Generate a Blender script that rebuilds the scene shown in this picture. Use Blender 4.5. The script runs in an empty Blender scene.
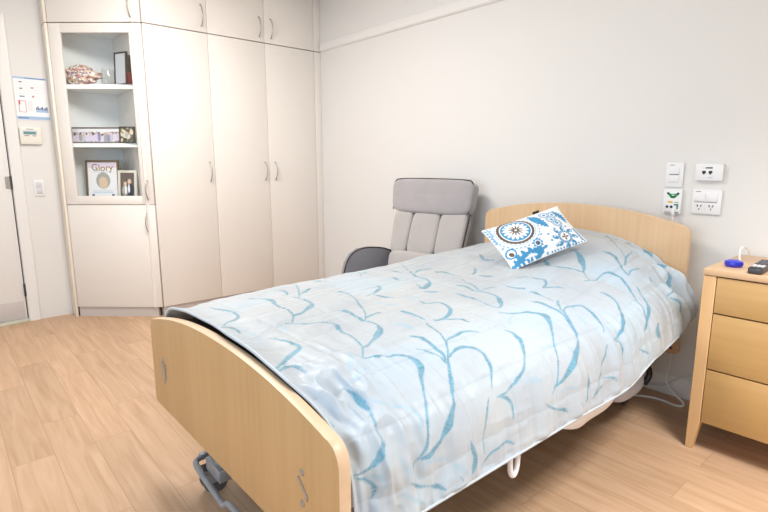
import bpy, bmesh, math, random
import numpy as np
from mathutils import Vector, Matrix
SC = bpy.context.scene
COL = SC.collection
random.seed(4)
R = math.radians

# ------------------------------------------------------------------ colour + materials
def lin(c):
    return tuple(((x/255)/12.92 if x/255 <= .04045 else ((x/255+.055)/1.055)**2.4) for x in c)
def base_mat(name):
    m = bpy.data.materials.new(name); m.use_nodes = True
    nt = m.node_tree; b = nt.nodes['Principled BSDF']
    return m, nt, b
def mat(name, rgb, rough=.5, metal=0., spec=.5, var=.04, scale=6., bump=0., bscale=200., sheen=0., coat=0.):
    """plain painted / plastic / metal surface with a faint procedural variation"""
    m, nt, b = base_mat(name); N = nt.nodes; L = nt.links
    tc = N.new('ShaderNodeTexCoord')
    no = N.new('ShaderNodeTexNoise'); no.inputs['Scale'].default_value = scale; no.inputs['Detail'].default_value = 3
    L.new(tc.outputs['Object'], no.inputs['Vector'])
    mx = N.new('ShaderNodeMix'); mx.data_type = 'RGBA'
    c = lin(rgb)
    mx.inputs['A'].default_value = (*[x*(1-var) for x in c], 1); mx.inputs['B'].default_value = (*[min(1, x*(1+var)) for x in c], 1)
    L.new(no.outputs['Fac'], mx.inputs['Factor']); L.new(mx.outputs['Result'], b.inputs['Base Color'])
    b.inputs['Roughness'].default_value = rough; b.inputs['Metallic'].default_value = metal
    b.inputs['Specular IOR Level'].default_value = spec
    if sheen: b.inputs['Sheen Weight'].default_value = sheen
    if coat: b.inputs['Coat Weight'].default_value = coat; b.inputs['Coat Roughness'].default_value = .15
    if bump:
        n2 = N.new('ShaderNodeTexNoise'); n2.inputs['Scale'].default_value = bscale; n2.inputs['Detail'].default_value = 2
        L.new(tc.outputs['Object'], n2.inputs['Vector'])
        bp = N.new('ShaderNodeBump'); bp.inputs['Strength'].default_value = bump; bp.inputs['Distance'].default_value = .002
        L.new(n2.outputs['Fac'], bp.inputs['Height']); L.new(bp.outputs['Normal'], b.inputs['Normal'])
    return m
def wood(name, light, dark, axis='Z', rough=.42, fine=60.):
    """fine straight grain running along one axis"""
    m, nt, b = base_mat(name); N = nt.nodes; L = nt.links
    tc = N.new('ShaderNodeTexCoord'); mp = N.new('ShaderNodeMapping')
    sc = {'X': (1.2, fine, fine), 'Y': (fine, 1.2, fine), 'Z': (fine, fine, 1.2)}[axis]
    mp.inputs['Scale'].default_value = sc
    L.new(tc.outputs['Object'], mp.inputs['Vector'])
    no = N.new('ShaderNodeTexNoise'); no.inputs['Scale'].default_value = 1; no.inputs['Detail'].default_value = 4; no.inputs['Distortion'].default_value = .4
    L.new(mp.outputs['Vector'], no.inputs['Vector'])
    mp2 = N.new('ShaderNodeMapping'); mp2.inputs['Scale'].default_value = tuple(s*.12 for s in sc)
    L.new(tc.outputs['Object'], mp2.inputs['Vector'])
    n2 = N.new('ShaderNodeTexNoise'); n2.inputs['Scale'].default_value = 1; n2.inputs['Detail'].default_value = 2
    L.new(mp2.outputs['Vector'], n2.inputs['Vector'])
    ad = N.new('ShaderNodeMath'); ad.operation = 'ADD'; L.new(no.outputs['Fac'], ad.inputs[0]); L.new(n2.outputs['Fac'], ad.inputs[1])
    ra = N.new('ShaderNodeValToRGB'); ra.color_ramp.elements[0].position = .35; ra.color_ramp.elements[1].position = .65
    hf = N.new('ShaderNodeMath'); hf.operation = 'MULTIPLY'; hf.inputs[1].default_value = .5; L.new(ad.outputs[0], hf.inputs[0])
    L.new(hf.outputs[0], ra.inputs['Fac'])
    ra.color_ramp.elements[0].color = (*lin(dark), 1); ra.color_ramp.elements[1].color = (*lin(light), 1)
    L.new(ra.outputs['Color'], b.inputs['Base Color']); b.inputs['Roughness'].default_value = rough
    return m
def vcol_mat(name, rough=.5, sheen=0., spec=.5, weave=0., wscale=900.):
    m, nt, b = base_mat(name); N = nt.nodes; L = nt.links
    at = N.new('ShaderNodeAttribute'); at.attribute_name = 'Pattern'
    L.new(at.outputs['Color'], b.inputs['Base Color']); b.inputs['Roughness'].default_value = rough
    b.inputs['Specular IOR Level'].default_value = spec
    if sheen: b.inputs['Sheen Weight'].default_value = sheen; b.inputs['Sheen Roughness'].default_value = .4
    if weave:
        tc = N.new('ShaderNodeTexCoord'); n2 = N.new('ShaderNodeTexNoise'); n2.inputs['Scale'].default_value = wscale
        L.new(tc.outputs['Object'], n2.inputs['Vector'])
        bp = N.new('ShaderNodeBump'); bp.inputs['Strength'].default_value = weave; bp.inputs['Distance'].default_value = .001
        L.new(n2.outputs['Fac'], bp.inputs['Height']); L.new(bp.outputs['Normal'], b.inputs['Normal'])
    return m
def floor_mat():
    m, nt, b = base_mat('oak_vinyl_planks'); N = nt.nodes; L = nt.links
    tc = N.new('ShaderNodeTexCoord')
    br = N.new('ShaderNodeTexBrick')
    br.inputs['Scale'].default_value = 1; br.inputs['Brick Width'].default_value = .92; br.inputs['Row Height'].default_value = .152
    br.inputs['Mortar Size'].default_value = .0012; br.inputs['Mortar Smooth'].default_value = .3; br.offset = .37; br.inputs['Bias'].default_value = 0
    br.inputs['Color1'].default_value = (0, 0, 0, 1); br.inputs['Color2'].default_value = (1, 1, 1, 1); br.inputs['Mortar'].default_value = (.35, .35, .35, 1)
    L.new(tc.outputs['Object'], br.inputs['Vector'])
    # per plank offset of the grain
    sx = N.new('ShaderNodeSeparateColor'); L.new(br.outputs['Color'], sx.inputs['Color'])
    cb = N.new('ShaderNodeCombineXYZ'); ml = N.new('ShaderNodeMath'); ml.operation = 'MULTIPLY'; ml.inputs[1].default_value = 7.
    L.new(sx.outputs['Red'], ml.inputs[0]); L.new(ml.outputs[0], cb.inputs['X']); L.new(ml.outputs[0], cb.inputs['Z'])
    va = N.new('ShaderNodeVectorMath'); va.operation = 'ADD'; L.new(tc.outputs['Object'], va.inputs[0]); L.new(cb.outputs[0], va.inputs[1])
    mp = N.new('ShaderNodeMapping'); mp.inputs['Scale'].default_value = (2.2, 26, 10); L.new(va.outputs[0], mp.inputs['Vector'])
    no = N.new('ShaderNodeTexNoise'); no.inputs['Scale'].default_value = 1; no.inputs['Detail'].default_value = 5; no.inputs['Distortion'].default_value = .9
    L.new(mp.outputs[0], no.inputs['Vector'])
    ra = N.new('ShaderNodeValToRGB'); e = ra.color_ramp.elements
    e[0].position = .25; e[0].color = (*lin((182, 146, 113)), 1); e[1].position = .75; e[1].color = (*lin((208, 174, 145)), 1)
    L.new(no.outputs['Fac'], ra.inputs['Fac'])
    hs = N.new('ShaderNodeHueSaturation'); L.new(ra.outputs['Color'], hs.inputs['Color'])
    mr = N.new('ShaderNodeMapRange'); mr.inputs['To Min'].default_value = .93; mr.inputs['To Max'].default_value = 1.06
    L.new(sx.outputs['Red'], mr.inputs['Value']); L.new(mr.outputs[0], hs.inputs['Value'])
    mx = N.new('ShaderNodeMix'); mx.data_type = 'RGBA'; mx.blend_type = 'MULTIPLY'
    L.new(br.outputs['Fac'], mx.inputs['Factor']); L.new(hs.outputs['Color'], mx.inputs['A']); mx.inputs['B'].default_value = (.72, .66, .6, 1)
    L.new(mx.outputs['Result'], b.inputs['Base Color'])
    b.inputs['Roughness'].default_value = .46; b.inputs['Specular IOR Level'].default_value = .4
    bp = N.new('ShaderNodeBump'); bp.inputs['Strength'].default_value = .06; bp.inputs['Distance'].default_value = .002
    L.new(no.outputs['Fac'], bp.inputs['Height']); L.new(bp.outputs['Normal'], b.inputs['Normal'])
    return m
def glass_mat(name, tint=(1, 1, 1), reflect=1.0):
    """thin clear sheet: see-through with a mirror-like fresnel sheen"""
    m, nt, b = base_mat(name); N = nt.nodes; L = nt.links; N.remove(b)
    out = N['Material Output']
    tr = N.new('ShaderNodeBsdfTransparent'); tr.inputs['Color'].default_value = (*tint, 1)
    gl = N.new('ShaderNodeBsdfGlossy'); gl.inputs['Roughness'].default_value = .03
    lw = N.new('ShaderNodeLayerWeight'); lw.inputs['Blend'].default_value = .5
    pw = N.new('ShaderNodeMath'); pw.operation = 'POWER'; pw.inputs[1].default_value = 5.; L.new(lw.outputs['Facing'], pw.inputs[0])
    mu = N.new('ShaderNodeMath'); mu.operation = 'MULTIPLY_ADD'; mu.inputs[1].default_value = .8*reflect; mu.inputs[2].default_value = .035*reflect; L.new(pw.outputs[0], mu.inputs[0])
    mx = N.new('ShaderNodeMixShader'); L.new(mu.outputs[0], mx.inputs[0]); L.new(tr.outputs[0], mx.inputs[1]); L.new(gl.outputs[0], mx.inputs[2])
    L.new(mx.outputs[0], out.inputs['Surface'])
    return m
def speckle_mat(name, cols, scale=60.):
    m, nt, b = base_mat(name); N = nt.nodes; L = nt.links
    tc = N.new('ShaderNodeTexCoord'); vo = N.new('ShaderNodeTexVoronoi'); vo.inputs['Scale'].default_value = scale
    L.new(tc.outputs['Object'], vo.inputs['Vector'])
    sp = N.new('ShaderNodeSeparateColor'); L.new(vo.outputs['Color'], sp.inputs['Color'])
    ra = N.new('ShaderNodeValToRGB'); ra.color_ramp.interpolation = 'CONSTANT'
    e = ra.color_ramp.elements
    while len(e) < len(cols): e.new(.5)
    for i, c in enumerate(cols):
        e[i].position = i/len(cols); e[i].color = (*lin(c), 1)
    L.new(sp.outputs['Red'], ra.inputs['Fac']); L.new(ra.outputs['Color'], b.inputs['Base Color']); b.inputs['Roughness'].default_value = .5
    return m

M = {}
M['wall'] = mat('cream_wall_paint', (229, 227, 225), .75, bump=.05, bscale=350, var=.012, scale=1.5)
M['ceiling'] = mat('ceiling_paint', (240, 238, 232), .8, var=.01)
M['trimw'] = mat('white_gloss_paint', (236, 234, 232), .4, var=.015)
M['floor'] = floor_mat()
M['lam'] = mat('cream_laminate', (240, 234, 228), .38, var=.012, scale=2.)
M['lamedge'] = mat('cream_laminate_edge', (238, 228, 214), .4, var=.02)
M['carc'] = mat('cream_carcass_board', (205, 192, 172), .5, var=.02)
M['inner'] = mat('white_cabinet_lining', (246, 249, 250), .4, var=.008)
M['plinth'] = mat('pale_plinth_board', (205, 196, 192), .5, var=.02)
M['metal'] = mat('satin_nickel', (180, 177, 172), .32, metal=.75, var=.05)
M['dmetal'] = mat('dark_steel', (95, 95, 98), .4, metal=.8, var=.05)
M['gmetal'] = mat('grey_painted_steel', (158, 162, 170), .35, metal=.35, var=.04)
M['beech'] = wood('beech_veneer', (205, 164, 115), (194, 152, 103), 'Z', .45, 45)
M['beech_head'] = wood('pale_beech_veneer', (217, 185, 148), (207, 172, 132), 'Z', .45, 45)
M['beech_edge'] = wood('pale_beech_edging', (222, 197, 168), (214, 186, 154), 'X', .4, 40)
M['stand'] = wood('beech_frame_wood', (226, 188, 142), (214, 172, 122), 'Z', .45, 50)
M['standx'] = wood('beech_top_wood', (212, 178, 142), (198, 162, 124), 'X', .35, 50)
M['drawer'] = wood('beech_drawer_veneer', (198, 160, 105), (187, 147, 92), 'X', .42, 40)
M['gap'] = mat('dark_gap', (70, 58, 44), .8)
M['dkmatt'] = mat('dark_mattress_cover', (72, 66, 60), .7, bump=.3, bscale=500)
M['chair'] = mat('grey_velour', (184, 178, 176), .9, bump=.35, bscale=90, sheen=.6, var=.09, scale=9)
M['chaird'] = mat('grey_velour_darker', (138, 138, 146), .9, bump=.35, bscale=90, sheen=.5, var=.12, scale=9)
M['piping'] = mat('dark_grey_piping', (70, 66, 68), .8)
M['plastic'] = mat('white_plastic', (238, 238, 240), .35, var=.01)
M['plastic2'] = mat('pale_grey_plastic', (214, 214, 220), .4, var=.01)
M['sheet'] = mat('white_cotton', (236, 236, 242), .85, var=.02, bump=.1, bscale=300)
M['black'] = mat('black_plastic', (28, 27, 30), .4)
M['ink'] = mat('grey_print', (110, 110, 118), .7)
M['navy'] = mat('navy_print', (38, 44, 70), .6)
M['green'] = mat('green_print', (30, 150, 92), .6)
M['yellow'] = mat('yellow_print', (226, 178, 60), .6)
M['teal'] = mat('teal_print', (46, 130, 124), .6)
M['lcd'] = mat('teal_display', (104, 150, 150), .3)
M['bluep'] = mat('blue_plastic', (36, 44, 190), .3, coat=.4)
M['remote'] = mat('dark_grey_plastic', (60, 60, 64), .4)
M['silver'] = mat('silver_plastic', (160, 160, 164), .35, metal=.3)
M['paper'] = mat('white_paper', (244, 243, 246), .6, var=.01)
M['paleblue'] = mat('pale_blue_print', (168, 196, 226), .6)
M['midblue'] = mat('blue_print', (70, 106, 160), .6)
M['pink'] = mat('pink_print', (222, 150, 170), .6)
M['red'] = mat('red_print', (190, 70, 70), .6)
M['frame_dk'] = mat('dark_wood_frame', (66, 58, 50), .45, var=.15, scale=30)
M['frame_br'] = mat('bronze_frame', (112, 92, 62), .4, metal=.3, var=.2, scale=60)
M['frame_wh'] = mat('pale_frame', (222, 216, 206), .45)
M['frame_gr'] = mat('grey_frame', (120, 108, 104), .5, var=.1, scale=30)
M['photo_gr'] = speckle_mat('group_photo_print', [(236, 232, 232), (150, 134, 168), (206, 196, 222), (120, 110, 120), (228, 200, 196), (196, 200, 220)], 55)
M['photo_gn'] = speckle_mat('garden_photo_print', [(92, 88, 70), (120, 120, 96), (226, 210, 180), (74, 70, 58), (110, 96, 84)], 45)
M['photo_dk'] = mat('dim_photo_print', (104, 90, 84), .4, var=.35, scale=40)
M['skin'] = mat('portrait_tone', (226, 198, 172), .6)
M['hair'] = mat('portrait_grey', (176, 174, 168), .6)
M['gold'] = mat('ochre_lettering', (156, 120, 62), .6)
M['lilac'] = mat('lilac_print', (230, 218, 236), .6)
M['mount'] = mat('pale_grey_card', (206, 208, 214), .6, var=.03)
M['dkred'] = mat('dark_red_card', (110, 40, 34), .6, var=.2, scale=30)
M['bundle'] = speckle_mat('multicolour_print', [(240, 222, 206), (226, 176, 150), (244, 238, 234), (170, 118, 124), (232, 204, 156), (140, 140, 166), (244, 232, 228), (220, 160, 150)], 75)
M['glass'] = glass_mat('clear_glass', (.99, 1., 1.), .8)
M['jar'] = glass_mat('clear_thick_glass', (.985, .99, .99), 1.0)
M['panelc'] = mat('pale_cream_plastic', (236, 232, 222), .4, var=.01)
M['motor'] = mat('grey_plastic', (186, 187, 198), .4)
M['chairh'] = mat('grey_velour_headrest', (166, 161, 164), .9, bump=.35, bscale=90, sheen=.6, var=.10, scale=11)
M['violet'] = mat('violet_print', (160, 150, 190), .6)
M['wedge'] = mat('pale_green_grey_rubber', (206, 206, 188), .5)
M['kick'] = mat('grey_kick_plate', (206, 198, 196), .45)
M['rubber'] = mat('grey_rubber', (88, 88, 94), .6)

# ------------------------------------------------------------------ mesh builder
class MB:
    def __init__(s):
        s.bm = bmesh.new(); s.mats = []
    def mi(s, m):
        if m not in s.mats: s.mats.append(m)
        return s.mats.index(m)
    def _fin(s, faces, m, smooth):
        i = s.mi(m)
        for f in faces: f.material_index = i; f.smooth = smooth
    def box(s, a, b, m, bevel=0., seg=2, T=None):
        x0, y0, z0 = a; x1, y1, z1 = b
        t = bmesh.new()
        v = [t.verts.new(p) for p in ((x0,y0,z0),(x1,y0,z0),(x1,y1,z0),(x0,y1,z0),(x0,y0,z1),(x1,y0,z1),(x1,y1,z1),(x0,y1,z1))]
        for q in ((3,2,1,0),(4,5,6,7),(0,1,5,4),(1,2,6,5),(2,3,7,6),(3,0,4,7)): t.faces.new([v[k] for k in q])
        bmesh.ops.recalc_face_normals(t, faces=t.faces)
        if bevel: bmesh.ops.bevel(t, geom=list(t.edges), offset=bevel, segments=seg, profile=.5, affect='EDGES')
        s.merge(t, m, bool(bevel), T); return s
    def merge(s, t, m, smooth=False, T=None):
        if T is not None: t.transform(T)
        mp = {}
        for v in t.verts: mp[v] = s.bm.verts.new(v.co)
        fs = []
        for f in t.faces:
            try: fs.append(s.bm.faces.new([mp[v] for v in f.verts]))
            except ValueError: pass
        s._fin(fs, m, smooth); t.free()
    def prism(s, pts, axis, a, b, m, bevel=0., seg=2, smooth=None, T=None):
        """pts 2D outline; axis 'X','Y','Z' extrude direction from a to b"""
        def P(p, h):
            return {'X': (h, p[0], p[1]), 'Y': (p[0], h, p[1]), 'Z': (p[0], p[1], h)}[axis]
        t = bmesh.new()
        lo = [t.verts.new(P(p, a)) for p in pts]; hi = [t.verts.new(P(p, b)) for p in pts]
        n = len(pts)
        t.faces.new(lo[::-1]); t.faces.new(hi)
        for i in range(n): t.faces.new([lo[i], lo[(i+1) % n], hi[(i+1) % n], hi[i]])
        bmesh.ops.recalc_face_normals(t, faces=t.faces)
        if bevel:
            ed = [e for e in t.edges if (e.verts[0] in lo) == (e.verts[1] in lo)]
            bmesh.ops.bevel(t, geom=ed, offset=bevel, segments=seg, profile=.5, affect='EDGES')
        s.merge(t, m, bool(bevel) if smooth is None else smooth, T); return s
    def tube(s, path, r, m, n=10, smooth_path=0, T=None, squash=None):
        P = [Vector(p) for p in path]
        for _ in range(smooth_path):
            q = [P[0]]
            for a, b in zip(P, P[1:]): q += [a*.75+b*.25, a*.25+b*.75]
            q.append(P[-1]); P = q
        rr = r if isinstance(r, (list, tuple)) else [r]*len(P)
        if len(rr) != len(P): rr = [rr[min(len(rr)-1, int(i*len(rr)/len(P)))] for i in range(len(P))]
        t = bmesh.new(); rings = []; up = None
        for i, p in enumerate(P):
            d = (P[min(i+1, len(P)-1)]-P[max(i-1, 0)]).normalized()
            if up is None:
                up = Vector((0, 0, 1)) if abs(d.z) < .9 else Vector((1, 0, 0))
            u = (up - d*up.dot(d)).normalized(); w = d.cross(u); up = u
            rings.append([t.verts.new(p+(u*math.cos(2*math.pi*k/n)+w*math.sin(2*math.pi*k/n))*rr[i]) for k in range(n)])
        for a, b in zip(rings, rings[1:]):
            for k in range(n): t.faces.new([a[k], a[(k+1) % n], b[(k+1) % n], b[k]])
        t.faces.new(rings[0][::-1]); t.faces.new(rings[-1])
        bmesh.ops.recalc_face_normals(t, faces=t.faces)
        s.merge(t, m, True, T); return s
    def lathe(s, prof, c, m, axis='Z', n=28, T=None):
        """prof list of (radius, height)"""
        t = bmesh.new(); rings = []
        for r, h in prof:
            ring = []
            for k in range(n):
                a = 2*math.pi*k/n; u, w = r*math.cos(a), r*math.sin(a)
                p = {'Z': (u, w, h), 'X': (h, u, w), 'Y': (u, h, w)}[axis]
                ring.append(t.verts.new(Vector(p)+Vector(c)))
            rings.append(ring)
        for a, b in zip(rings, rings[1:]):
            for k in range(n): t.faces.new([a[k], a[(k+1) % n], b[(k+1) % n], b[k]])
        t.faces.new(rings[0][::-1]); t.faces.new(rings[-1])
        bmesh.ops.remove_doubles(t, verts=t.verts, dist=1e-6)
        bmesh.ops.recalc_face_normals(t, faces=t.faces)
        s.merge(t, m, True, T); return s
    def grid(s, G, m, closed_u=False, smooth=True):
        n, k = len(G), len(G[0])
        V = [[s.bm.verts.new(p) for p in row] for row in G]; fs = []
        for i in range(n-1):
            for j in range(k-1): fs.append(s.bm.faces.new([V[i][j], V[i+1][j], V[i+1][j+1], V[i][j+1]]))
        s._fin(fs, m, smooth); return s
    def pad(s, c, size, m, puff=.5, n=14, T=None, shape=None):
        """soft stuffed block: superellipsoid-like, c centre, size full extents"""
        t = bmesh.new()
        bmesh.ops.create_cube(t, size=2)
        bmesh.ops.subdivide_edges(t, edges=list(t.edges), cuts=n, use_grid_fill=True)
        for v in t.verts:
            p = v.co; e = 1/puff
            ln = (abs(p.x)**e+abs(p.y)**e+abs(p.z)**e)**(1/e)
            q = p/ln
            if shape: q = shape(q)
            v.co = Vector((c[0]+q.x*size[0]/2, c[1]+q.y*size[1]/2, c[2]+q.z*size[2]/2))
        s.merge(t, m, True, T); return s
    def obj(s, name, parent=None, origin=None, T=None, autosmooth=True):
        if T is not None: s.bm.transform(T)
        vs = [v.co for v in s.bm.verts]
        if parent is not None:
            p = parent; o = Vector((0, 0, 0))
            while p is not None: o += Vector(p.location); p = p.parent
        elif origin is not None: o = Vector(origin)
        else:
            xs = [v.x for v in vs]; ys = [v.y for v in vs]
            o = Vector(((min(xs)+max(xs))/2, (min(ys)+max(ys))/2, min(v.z for v in vs)))
        s.bm.transform(Matrix.Translation(-o))
        me = bpy.data.meshes.new(name); s.bm.to_mesh(me); s.bm.free()
        for m in s.mats: me.materials.append(m)
        ob = bpy.data.objects.new(name, me); COL.objects.link(ob)
        if parent is not None: ob.parent = parent
        else: ob.location = o
        if autosmooth:
            try: me.set_sharp_from_angle(angle=R(38))
            except Exception: pass
        return ob
def tag(o, label=None, cat=None, group=None, kind=None):
    if label: o['label'] = label
    if cat: o['category'] = cat
    if group: o['group'] = group
    if kind: o['kind'] = kind
    return o
def thing(name, loc, label, cat, group=None):
    o = bpy.data.objects.new(name, None); COL.objects.link(o); o.location = loc; o.empty_display_size = .1
    return tag(o, label, cat, group)
def struct(o): o['kind'] = 'structure'; return o
def text_mesh(mb, txt, size, m, T, extrude=.0006, bend=None):
    cu = bpy.data.curves.new('lettering', 'FONT'); cu.body = txt; cu.size = size; cu.align_x = 'CENTER'; cu.align_y = 'CENTER'; cu.extrude = extrude
    ob = bpy.data.objects.new('lettering', cu); COL.objects.link(ob)
    dg = bpy.context.evaluated_depsgraph_get(); me = bpy.data.meshes.new_from_object(ob.evaluated_get(dg))
    bpy.data.objects.remove(ob); bpy.data.curves.remove(cu)
    t = bmesh.new(); t.from_mesh(me); bpy.data.meshes.remove(me)
    if bend:
        for v in t.verts: v.co.y += bend*v.co.x**2
    mb.merge(t, m, False, T)
# ------------------------------------------------------------------ bedspread surface (metres)
ST_Y = [0.605, 0.66, 0.76, 1.40, 1.80, 2.10, 2.40, 2.60, 2.70]
ST_P = [
 [(-1.955,.615),(-1.965,.66),(-1.915,.692),(-1.74,.716),(-1.50,.724),(-1.22,.716),(-1.00,.683),(-.865,.642),(-.800,.57),(-.780,.43)],
 [(-1.97,.58),(-1.975,.63),(-1.93,.672),(-1.75,.702),(-1.50,.715),(-1.22,.700),(-.97,.685),(-.815,.625),(-.765,.52),(-.750,.43)],
 [(-1.98,.56),(-1.995,.62),(-1.95,.680),(-1.75,.708),(-1.50,.720),(-1.22,.712),(-.95,.698),(-.785,.635),(-.750,.52),(-.742,.43)],
 [(-2.05,.52),(-2.055,.62),(-2.00,.682),(-1.80,.708),(-1.50,.718),(-1.22,.716),(-.95,.702),(-.785,.640),(-.745,.52),(-.738,.425)],
 [(-2.08,.50),(-2.085,.62),(-2.03,.684),(-1.80,.710),(-1.50,.722),(-1.22,.720),(-.96,.702),(-.790,.640),(-.750,.52),(-.742,.41)],
 [(-2.10,.50),(-2.105,.63),(-2.05,.700),(-1.80,.730),(-1.50,.745),(-1.22,.738),(-.98,.705),(-.805,.640),(-.762,.55),(-.755,.455)],
 [(-2.11,.50),(-2.115,.63),(-2.06,.695),(-1.82,.760),(-1.50,.820),(-1.22,.812),(-1.00,.752),(-.850,.655),(-.790,.56),(-.782,.465)],
 [(-2.11,.50),(-2.115,.63),(-2.06,.690),(-1.84,.765),(-1.50,.850),(-1.22,.835),(-1.02,.765),(-.890,.670),(-.815,.57),(-.805,.480)],
 [(-2.11,.50),(-2.115,.63),(-2.06,.690),(-1.86,.765),(-1.50,.858),(-1.22,.838),(-1.03,.768),(-.910,.680),(-.835,.58),(-.820,.490)],
]
def hermite(xk, yk, x):
    xk = np.asarray(xk, float); yk = np.asarray(yk, float)
    dlt = np.diff(yk)/np.diff(xk); m = np.zeros_like(yk)
    m[0] = dlt[0]; m[-1] = dlt[-1]
    for i in range(1, len(xk)-1):
        m[i] = 0 if dlt[i-1]*dlt[i] <= 0 else 2*dlt[i-1]*dlt[i]/(dlt[i-1]+dlt[i])
    x = np.asarray(x, float); i = np.clip(np.searchsorted(xk, x)-1, 0, len(xk)-2)
    h = xk[i+1]-xk[i]; t = (x-xk[i])/h
    return ((2*t**3-3*t**2+1)*yk[i]+(t**3-2*t**2+t)*h*m[i]+(-2*t**3+3*t**2)*yk[i+1]+(t**3-t**2)*h*m[i+1])
def spread_grid(nu, nv):
    """nu points along the bed, nv points across (even arc length); returns (nu,nv,3)"""
    U = np.linspace(0, 1, nu); Y = ST_Y[0]+(ST_Y[-1]-ST_Y[0])*U
    K = len(ST_P[0])
    C = np.zeros((nu, K, 2))
    for k in range(K):
        for c in (0, 1):
            C[:, k, c] = hermite(ST_Y, [p[k][c] for p in ST_P], Y)
    M = 361; out = np.zeros((nu, nv, 3))
    ker = np.exp(-0.5*(np.arange(-30, 31)/11.0)**2); ker /= ker.sum()
    for i in range(nu):
        seg = np.hypot(*np.diff(C[i], axis=0).T); s = np.concatenate([[0], np.cumsum(seg)])
        q = np.linspace(0, s[-1], M)
        P = np.stack([np.interp(q, s, C[i, :, c]) for c in (0, 1)], 1)
        pad = np.concatenate([2*P[0]-P[30:0:-1], P, 2*P[-1]-P[-2:-32:-1]])
        P = np.stack([np.convolve(pad[:, c], ker, 'valid') for c in (0, 1)], 1)
        seg = np.hypot(*np.diff(P, axis=0).T); s = np.concatenate([[0], np.cumsum(seg)])
        q = np.linspace(0, s[-1], nv)
        out[i, :, 0] = np.interp(q, s, P[:, 0]); out[i, :, 2] = np.interp(q, s, P[:, 1]); out[i, :, 1] = Y[i]
    # the foot hem is pulled forward over the top of the footboard
    vq = np.linspace(0, 1, nv); w = np.clip((vq-.34)/.14, 0, 1)*np.clip((.765-vq)/.07, 0, 1); w = w*w*(3-2*w)
    k = np.clip(1-U/.045, 0, 1)**2
    out[:, :, 1] -= .017*k[:, None]*w[None]
    out[:, :, 2] += .012*k[:, None]*w[None]
    return out
CU = {'TL': (-1.5772, 2.0096, 0.893), 'TR': (-1.3633, 2.3344, 1.012), 'BR': (-1.1923, 2.3308, 0.855), 'BL': (-1.36, 1.9791, 0.73)}
def cushion_grid(n, m, side):
    """n along, m down; side +1 front face, -1 back face"""
    u = np.linspace(0, 1, n)[:, None, None]; v = np.linspace(0, 1, m)[None, :, None]
    TL, TR, BR, BL = (np.array(CU[k]) for k in ('TL', 'TR', 'BR', 'BL'))
    # edges bow inwards a little between the pointed corners
    P = TL*(1-u)*(1-v)+TR*u*(1-v)+BR*u*v+BL*(1-u)*v
    ax = (TR+BR-TL-BL)/2; dn = (BL+BR-TL-TR)/2
    P = P + ax*(0.022*(1-2*u)*(1-(2*v-1)**2)) + dn*(0.022*(1-2*v)*(1-(2*u-1)**2))
    nrm = np.cross(dn, ax); nrm /= np.linalg.norm(nrm)
    if nrm[2] < 0: nrm = -nrm
    b = (np.clip(1-np.abs(2*u-1)**2.4, 0, 1)*np.clip(1-np.abs(2*v-1)**2.2, 0, 1))**0.85
    return P + nrm*((0.050*b if side > 0 else -0.062*b))
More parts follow.
